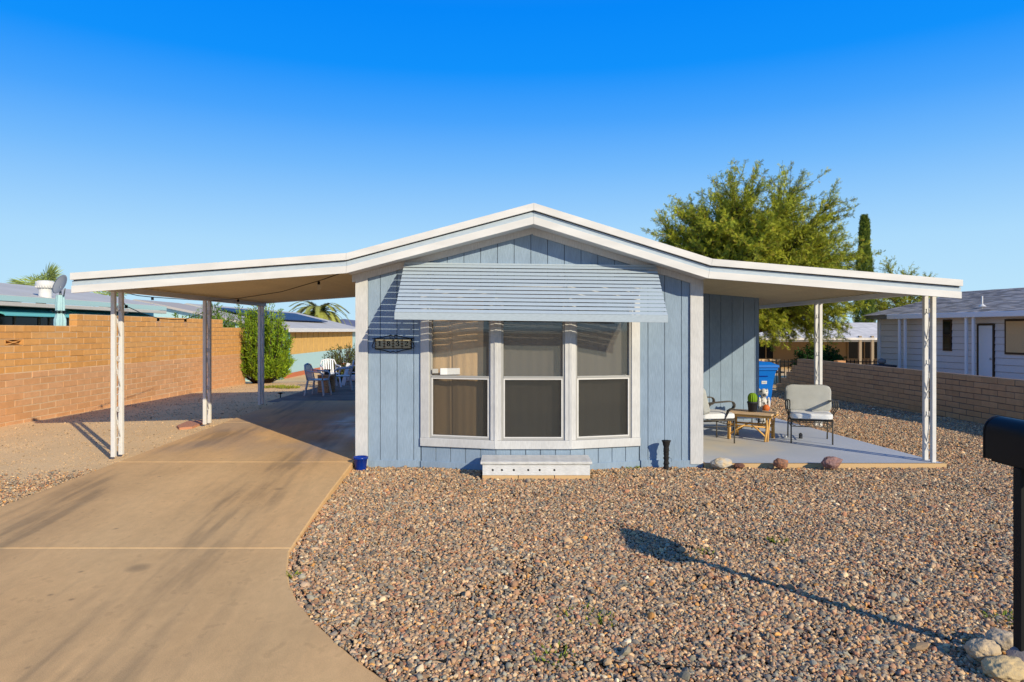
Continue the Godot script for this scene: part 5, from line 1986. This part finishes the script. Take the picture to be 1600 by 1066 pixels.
func make_patio() -> void:
	var fy := 0.0750
	iron_chair("grey cushioned iron chair facing the street by the patio's outer post", Vector3(4.30, fy, -9.86), -0.30)
	iron_chair("grey cushioned iron chair seen side on against the house corner", Vector3(2.87, fy, -9.90), 1.74)
	# footstool
	var fs := thing("footstool", "low stool with a white cushion behind the rattan table", "footstool", Vector3(3.72, fy, -11.0))
	part("cushion", cushion(Vector3(0.46, 0.07, 0.38), 73), M.cushion_white, fs, Vector3(0, 0.235, 0))
	for x in [-0.2, 0.2]:
		for z in [-0.15, 0.15]:
			var s := tool(true)
			tube(s, [Vector3(x, 0, z), Vector3(x, 0.20, z)], 0.010, 0.010, 6)
			part("leg", s, M.iron, fs)
	# rattan table
	var t := thing("rattan_table", "low rattan table with a weathered plank top", "table", Vector3(3.545, fy, -10.12))
	t.rotation.y = -0.58
	for k in 4:
		var st := tool()
		box(st, Vector3(0, 0.385, -0.1725 + 0.115 * k), Vector3(0.68, 0.026, 0.112), 0.004)
		part("plank", st, M.table_wood, t)
	var st2 := tool(true)
	var rim := [Vector3(-0.33, 0.355, -0.22), Vector3(0.33, 0.355, -0.22), Vector3(0.33, 0.355, 0.22), Vector3(-0.33, 0.355, 0.22), Vector3(-0.33, 0.355, -0.22)]
	tube(st2, rim, 0.018, 0.018, 7)
	tube(st2, [Vector3(-0.27, 0.20, 0.16), Vector3(0.27, 0.20, 0.16)], 0.014, 0.014, 7)
	tube(st2, [Vector3(-0.27, 0.20, -0.16), Vector3(0.27, 0.20, -0.16)], 0.014, 0.014, 7)
	tube(st2, [Vector3(-0.27, 0.20, -0.16), Vector3(-0.27, 0.20, 0.16)], 0.014, 0.014, 7)
	tube(st2, [Vector3(0.27, 0.20, -0.16), Vector3(0.27, 0.20, 0.16)], 0.014, 0.014, 7)
	part("frame", st2, M.rattan, t)
	for x in [-1, 1]:
		for z in [-1, 1]:
			st2 = tool(true)
			tube(st2, [Vector3(x * 0.25, 0.0, z * 0.23), Vector3(x * 0.265, 0.20, z * 0.165), Vector3(x * 0.25, 0.36, z * 0.14)], 0.017, 0.017, 8)
			tube(st2, [Vector3(x * 0.28, 0.0, z * 0.20), Vector3(x * 0.285, 0.20, z * 0.16), Vector3(x * 0.30, 0.36, z * 0.15)], 0.014, 0.014, 8)
			part("leg", st2, M.rattan, t)
			st2 = tool(true)
			tube(st2, [Vector3(x * 0.255, 0.07, z * 0.21), Vector3(x * 0.13, 0.17, z * 0.18), Vector3(x * 0.05, 0.215, z * 0.16)], 0.012, 0.012, 7)
			part("brace", st2, M.rattan, t)
	# cactus
	var cp := thing("potted_cactus", "round green cactus in a dark grey pot on the rattan table", "potted plant", Vector3(3.56, fy + 0.398, -10.10))
	st2 = tool(true)
	lathe(st2, [Vector2(0.0, 0.0), Vector2(0.058, 0.0), Vector2(0.074, 0.125), Vector2(0.078, 0.125), Vector2(0.079, 0.15), Vector2(0.072, 0.15), Vector2(0.066, 0.13), Vector2(0.0, 0.13)], 22)
	part("pot", st2, M.pot_grey, cp)
	st2 = tool(true)
	var ribs := 14
	for i in 12:
		for k in ribs * 4:
			var q := []
			for e in [[i, k], [i, k + 1], [i + 1, k + 1], [i + 1, k]]:
				var ph: float = PI * e[0] / 12.0
				var a: float = TAU * e[1] / (ribs * 4)
				var r := 0.066 * pow(sin(ph), 0.8) * (1.0 + 0.09 * cos(a * ribs))
				q.append(Vector3(cos(a) * r, 0.195 - 0.085 * cos(ph), sin(a) * r))
			var m: Vector3 = (q[0] + q[2]) * 0.5 - Vector3(0, 0.195, 0)
			quad(st2, q[0], q[1], q[2], q[3], m)
	part("cactus", st2, M.cactus_green, cp)
	# spotted figurine
	var fg := thing("spotted_figurine", "white and black spotted garden figurine holding an orange ball by the bin", "figurine", Vector3(4.235, fy, -11.55))
	var fst := SurfaceTool.new()
	fst.begin(Mesh.PRIMITIVE_TRIANGLES)
	fst.set_smooth_group(0)
	var nz := FastNoiseLite.new()
	nz.seed = 9
	nz.frequency = 16.0
	for b in [[Vector3(0, 0.17, 0), Vector3(0.10, 0.17, 0.10)], [Vector3(0.01, 0.36, 0.01), Vector3(0.075, 0.14, 0.075)], [Vector3(0.015, 0.545, 0.03), Vector3(0.068, 0.075, 0.08)], [Vector3(0.02, 0.52, 0.10), Vector3(0.03, 0.03, 0.05)], [Vector3(-0.07, 0.38, 0.06), Vector3(0.028, 0.10, 0.03)], [Vector3(0.085, 0.38, 0.06), Vector3(0.028, 0.10, 0.03)], [Vector3(-0.05, 0.03, 0.09), Vector3(0.045, 0.035, 0.07)], [Vector3(0.06, 0.03, 0.09), Vector3(0.045, 0.035, 0.07)], [Vector3(-0.05, 0.56, 0.0), Vector3(0.018, 0.06, 0.03)], [Vector3(0.08, 0.56, 0.0), Vector3(0.018, 0.06, 0.03)]]:
		var g := ico(3)
		for f in g[1]:
			var v := []
			for k in 3:
				v.append(b[0] + (g[0][f[k]] as Vector3) * (b[1] as Vector3))
			var n: Vector3 = v[0] + v[1] + v[2] - 3.0 * (b[0] as Vector3)
			if (v[1] - v[0]).cross(v[2] - v[0]).dot(n) > 0.0:
				v = [v[0], v[2], v[1]]
			for p in v:
				fst.set_color(Color(0.03, 0.028, 0.026) if nz.get_noise_3dv(p) > 0.24 else Color(0.62, 0.60, 0.57))
				fst.add_vertex(p)
	part("body", fst, M.pebble_tint, fg)
	var ob := rock(3, 4, 0.03, Vector3(0.12, 0.12, 0.10))
	mat("orange_ball", 0.62, 0.15, 0.03, 0.6, "fine", Vector3(9, 9, 9))
	part("ball", ob, M.orange_ball, fg, Vector3(0.02, 0.30, 0.12))
	# bin
	var bn := thing("recycling_bin", "bright blue wheeled bin with a lid behind the patio wall corner", "wheeled bin", Vector3(4.50, 0.075, -12.75))
	st2 = tool()
	taper(st2, 0.02, Vector2(0.40, 0.50), 0.72, Vector2(0.53, 0.66))
	taper(st2, 0.72, Vector2(0.53, 0.66), 0.88, Vector2(0.60, 0.72))
	taper(st2, 0.88, Vector2(0.64, 0.76), 0.93, Vector2(0.64, 0.76))
	part("body", st2, M.bin_blue, bn)
	st2 = tool()
	taper(st2, 0.931, Vector2(0.68, 0.80), 0.975, Vector2(0.67, 0.79))
	taper(st2, 0.975, Vector2(0.64, 0.76), 1.02, Vector2(0.46, 0.56))
	part("lid", st2, M.bin_blue, bn)
	st2 = tool()
	box(st2, Vector3(0, 0.77, 0.343), Vector3(0.30, 0.015, 0.02), 0.002, Basis(Vector3(1, 0, 0), 0.1))
	part("grip", st2, M.pot_blue, bn)
	st2 = tool()
	box(st2, Vector3(0.09, 0.655, 0.327), Vector3(0.095, 0.055, 0.004), 0.0, Basis(Vector3(1, 0, 0), 0.11))
	var sticker := part("sticker", st2, M.plastic_white, bn)
	st2 = tool()
	for k in 4:
		box(st2, Vector3(0.062 + 0.019 * k, 0.655, 0.3297), Vector3(0.010, 0.026, 0.002), 0.0, Basis(Vector3(1, 0, 0), 0.11))
	part("marks", st2, M.aluminium, sticker)
	for s in [-1, 1]:
		st2 = tool(true)
		lathe(st2, [Vector2(0.0, -0.03), Vector2(0.10, -0.03), Vector2(0.12, -0.015), Vector2(0.12, 0.015), Vector2(0.10, 0.03), Vector2(0.0, 0.03)], 16, Vector3(s * 0.25, 0.12, -0.27), Basis(Vector3(0, 1, 0), Vector3(1, 0, 0), Vector3(0, 0, -1)))
		part("wheel", st2, M.black_post, bn)
	# small things on the patio floor
	lone("white_ball", rock(3, 2, 0.03, Vector3(0.042, 0.042, 0.042)), M.plastic_white, "small white ball on the patio floor left of the right chair", "ball", Vector3(4.09, fy + 0.02, -10.2))
	st2 = tool()
	box(st2, Vector3(0, 0.035, 0), Vector3(0.038, 0.07, 0.05), 0.004)
	box(st2, Vector3(0, 0.075, 0), Vector3(0.02, 0.012, 0.03), 0.003)
	lone("dark_block", st2, M.pot_grey, "small dark block under the right patio chair", "block", Vector3(4.28, fy, -10.12))

# ================================================================ behind the carport
func plastic_chair(label: String, where: Vector3, turn: float, m: Material) -> Node3D:
	var c := thing("plastic_chair", label, "chair", where, "plastic garden chairs")
	c.rotation.y = turn
	c.scale = Vector3(0.87, 0.87, 0.87)
	for x in [-1, 1]:
		for z in [-1, 1]:
			var s := tool()
			bar(s, Vector3(x * 0.27, 0, z * 0.27), Vector3(x * 0.215, 0.42, z * 0.20), 0.05, 0.045, Vector3(0, 0, 1), 0.008)
			part("leg", s, m, c)
	var st := tool()
	box(st, Vector3(0, 0.425, 0), Vector3(0.48, 0.03, 0.46), 0.012)
	part("seat", st, m, c)
	st = tool(true)
	tube(st, [Vector3(-0.23, 0.43, -0.21), Vector3(-0.24, 0.70, -0.27), Vector3(-0.19, 0.83, -0.30), Vector3(0, 0.86, -0.31), Vector3(0.19, 0.83, -0.30), Vector3(0.24, 0.70, -0.27), Vector3(0.23, 0.43, -0.21)], 0.022, 0.022, 8)
	var bk := part("backrest", st, m, c)
	for k in 5:
		st = tool()
		var x := -0.14 + 0.07 * k
		bar(st, Vector3(x, 0.44, -0.215), Vector3(x, 0.845, -0.305), 0.042, 0.012, Vector3(0, 0, 1), 0.003)
		part("slat", st, m, bk)
	for s in [-1, 1]:
		st = tool(true)
		tube(st, [Vector3(s * 0.24, 0.68, -0.265), Vector3(s * 0.275, 0.655, -0.05), Vector3(s * 0.275, 0.64, 0.17), Vector3(s * 0.26, 0.58, 0.23), Vector3(s * 0.225, 0.42, 0.21)], 0.022, 0.022, 7)
		part("arm", st, m, c)
	return c

func make_back_yard() -> void:
	plastic_chair("grey white plastic chair facing right on the dark slab behind the carport", Vector3(-4.60, 0.14, -16.2), 1.45, M.plastic_grey)
	plastic_chair("white plastic chair with its back to the sun behind the brick pedestal", Vector3(-4.95, 0.14, -18.6), 0.5, M.plastic_white)
	plastic_chair("shaded plastic chair facing left, furthest right of the three", Vector3(-4.36, 0.14, -17.6), -1.3, M.plastic_grey)
	var pd := thing("brick_pedestal", "low dark brick pedestal table between the plastic chairs", "pedestal", Vector3(-4.62, 0.14, -17.0))
	for k in 6:
		for e in 4:
			var a := e * PI / 2.0 + (0.0 if k % 2 == 0 else PI / 2.0)
			var o := part("brick", box_mesh(Vector3(0.19, 0.062, 0.09), 0.005), M.block_brown_1, pd, Vector3(cos(a) * 0.10 - sin(a) * 0.05, 0.033 + 0.068 * k, -sin(a) * 0.10 - cos(a) * 0.05))
			o.rotation.y = a
	var st := tool()
	box(st, Vector3(0, 0.425, 0), Vector3(0.36, 0.028, 0.36), 0.005)
	part("top", st, M.block_brown_0, pd)
	st = tool(true)
	lathe(st, [Vector2(0.0, 0.0), Vector2(0.07, 0.0), Vector2(0.09, 0.13), Vector2(0.08, 0.13), Vector2(0.0, 0.11)], 14)
	lone("dark_bowl", st, M.pot_grey, "small dark pot standing on the brick pedestal", "pot", Vector3(-4.60, 0.14 + 0.44, -17.0))
	var lp := thing("leaning_panel", "white board leaning upright beside the plastic chairs", "board", Vector3(-4.72, 0.14, -19.1))
	st = tool()
	bar(st, Vector3(0, 0.01, 0.05), Vector3(0.13, 0.62, -0.08), 0.10, 0.03, Vector3(0, 0, 1), 0.004)
	bar(st, Vector3(0.16, 0.01, -0.2), Vector3(0.12, 0.5, -0.08), 0.04, 0.02, Vector3(0, 0, 1), 0.004)
	part("board", st, M.plastic_white, lp)
	var cart := thing("white_rack", "small white wire rack beside the house wall behind the carport", "rack", Vector3(-4.58, 0.14, -19.5))
	st = tool(true)
	for x in [-0.13, 0.13]:
		for z in [-0.1, 0.1]:
			tube(st, [Vector3(x, 0, z), Vector3(x, 0.55, z)], 0.010, 0.010, 5)
	for y in [0.12, 0.34, 0.54]:
		tube(st, [Vector3(-0.13, y, -0.1), Vector3(0.13, y, -0.1), Vector3(0.13, y, 0.1), Vector3(-0.13, y, 0.1), Vector3(-0.13, y, -0.1)], 0.008, 0.008, 5)
	part("frame", st, M.plastic_white, cart)
	st = tool()
	box(st, Vector3(0, 0.20, 0), Vector3(0.22, 0.14, 0.16), 0.01)
	part("tub", st, M.plastic_white, cart)
	var pg := ground_at(438, 622)
	var pl := thing("path_light", "short black path light with a flat cap by the third carport post", "path light", pg)
	st = tool(true)
	tube(st, [Vector3(0, -0.05, 0), Vector3(0, 0.10, 0)], 0.012, 0.012, 6)
	part("stake", st, M.black_post, pl)
	st = tool(true)
	lathe(st, [Vector2(0.02, 0.09), Vector2(0.06, 0.105), Vector2(0.065, 0.12), Vector2(0.0, 0.135)], 12)
	part("cap", st, M.black_post, pl)

# ================================================================ gravel
func make_gravel() -> void:
	# earth under the stones
	var bed := tool(true)
	var i := 0
	for zi in 36:
		for xi in 22:
			var x := -3.4 + xi * 0.55
			var z := 2.0 + zi * 0.55
			if x < -1.95 and z > 8.0:
				continue
			var q := []
			for e in [[0, 0], [1, 0], [1, 1], [0, 1]]:
				var xx: float = x + e[0] * 0.55
				var zz: float = z + e[1] * 0.55
				q.append(Vector3(xx, land(xx, zz) + 0.006, -zz))
			quad(bed, q[0], q[1], q[2], q[3], Vector3.UP)
	setting("gravel_bed", bed, M.soil)
	var r := RandomNumberGenerator.new()
	r.seed = 909
	var xf := []
	var col := []
	var pal := [Color(0.44, 0.29, 0.20), Color(0.52, 0.37, 0.25), Color(0.36, 0.22, 0.16), Color(0.40, 0.30, 0.24), Color(0.26, 0.22, 0.20), Color(0.60, 0.46, 0.33), Color(0.17, 0.16, 0.16), Color(0.45, 0.24, 0.17), Color(0.56, 0.30, 0.12), Color(0.30, 0.29, 0.27), Color(0.66, 0.57, 0.46), Color(0.33, 0.17, 0.12)]
	var wt := [17, 15, 9, 16, 14, 6, 9, 5, 3, 12, 2, 4]
	var bag := []
	for k in wt.size():
		for n in wt[k]:
			bag.append(k)
	var dn := FastNoiseLite.new()
	dn.seed = 3
	dn.frequency = 0.8
	var zones := [[-2.6, 8.35, 2.5, 5.4, 7800.0], [-2.4, 8.35, 5.4, 8.24, 6600.0], [4.6, 8.35, 8.24, 13.5, 4200.0], [4.4, 8.35, 13.5, 21.5, 1300.0], [-9.0, -4.7, 5.2, 8.9, 2000.0]]
	for zn in zones:
		var n := int((zn[1] - zn[0]) * (zn[3] - zn[2]) * zn[4])
		for k in n:
			var x: float = r.randf_range(zn[0], zn[1])
			var z: float = r.randf_range(zn[2], zn[3])
			if absf(x) * F / z > 930.0 and r.randf() < 0.55:
				continue
			var sc := 1.0
			if zn[0] < -5.0:
				var edge := 7.9 - 0.25 * absf(x + 5.0) + 0.7 * dn.get_noise_2d(x * 1.5, z * 1.5)
				if r.randf() > clampf((edge - z) / 0.6, 0.0, 1.0) or x > -4.76:
					continue
				sc = 0.85
			else:
				if x < 1.0 and z < 8.3 and Geometry2D.is_point_in_polygon(Vector2(x, z), drive_outline):
					continue
				if x > 2.3 and x < 5.24 - 0.1 * (z - 8.2) and z > 8.19 and z < 12.95:
					continue
				if z > 8.0 and x > -1.12 and x < 1.56 and z > 8.27 - 0.24 * clampf(minf(x + 1.1, 1.55 - x) / 0.9, 0.0, 1.0) - 0.02:
					continue
				if x > -0.36 and x < 0.9 and z > 7.6 and z < 8.0:
					continue
				if z > 12.9:
					sc = 1.3
			if zn[0] > -5.0 and dn.get_noise_2d(x * 1.3 + 9.0, z * 1.3) < -0.28 and r.randf() < 0.45:
				continue
			var s := 0.0160 * sc * exp(r.randfn(0.0, 0.30))
			if r.randf() < 0.015:
				s *= 1.6
			var flat := r.randf_range(0.55, 0.85)
			var bs := Basis.from_euler(Vector3(r.randfn(0.0, 0.6), r.randf() * TAU, r.randfn(0.0, 0.6)))
			bs = bs * Basis.from_scale(Vector3(s * r.randf_range(1.0, 1.7), s * flat, s))
			xf.append(Transform3D(bs, Vector3(x, land(x, z) + 0.007 + s * 0.22 + r.randf_range(0.0, 0.014), -z)))
			var c: Color = pal[bag[r.randi() % bag.size()]]
			var v := r.randf_range(0.60, 1.28)
			col.append(Color(c.r * v * 1.13, c.g * v * 1.03, c.b * v * 0.80))
	var g := many("gravel", rock(1, 12, 0.34, Vector3.ONE, 5, false), M.pebble_tint, self, xf, col)
	tag(g, "mixed tan, pink and grey river gravel covering the front and side yard", "gravel")
	# grit and litter on the bare dirt to the left
	var gx := []
	var gc := []
	for k in 26000:
		var x := r.randf_range(-8.15, -4.74)
		var z := 6.2 + 15.0 * pow(r.randf(), 1.5)
		if z > 14.0 and x > -5.3:
			continue
		if dn.get_noise_2d(x * 2.0, z * 2.0) < -0.12 and r.randf() < 0.8:
			continue
		var s := 0.0075 * exp(r.randfn(0.0, 0.45))
		var bs := Basis.from_euler(Vector3(r.randfn(0.0, 0.5), r.randf() * TAU, r.randfn(0.0, 0.5))) * Basis.from_scale(Vector3(s * 1.4, s * 0.8, s))
		gx.append(Transform3D(bs, Vector3(x, land(x, z) + s * 0.2, -z)))
		var c := Color(0.62, 0.43, 0.25).lerp(Color(0.22, 0.15, 0.09), pow(r.randf(), 1.6))
		gc.append(c)
	var gg := many("dirt_grit", rock(1, 13, 0.34, Vector3.ONE, 5, false), M.pebble_tint, self, gx, gc)
	tag(gg, "fine grit scattered over the bare tan dirt left of the driveway", "grit")
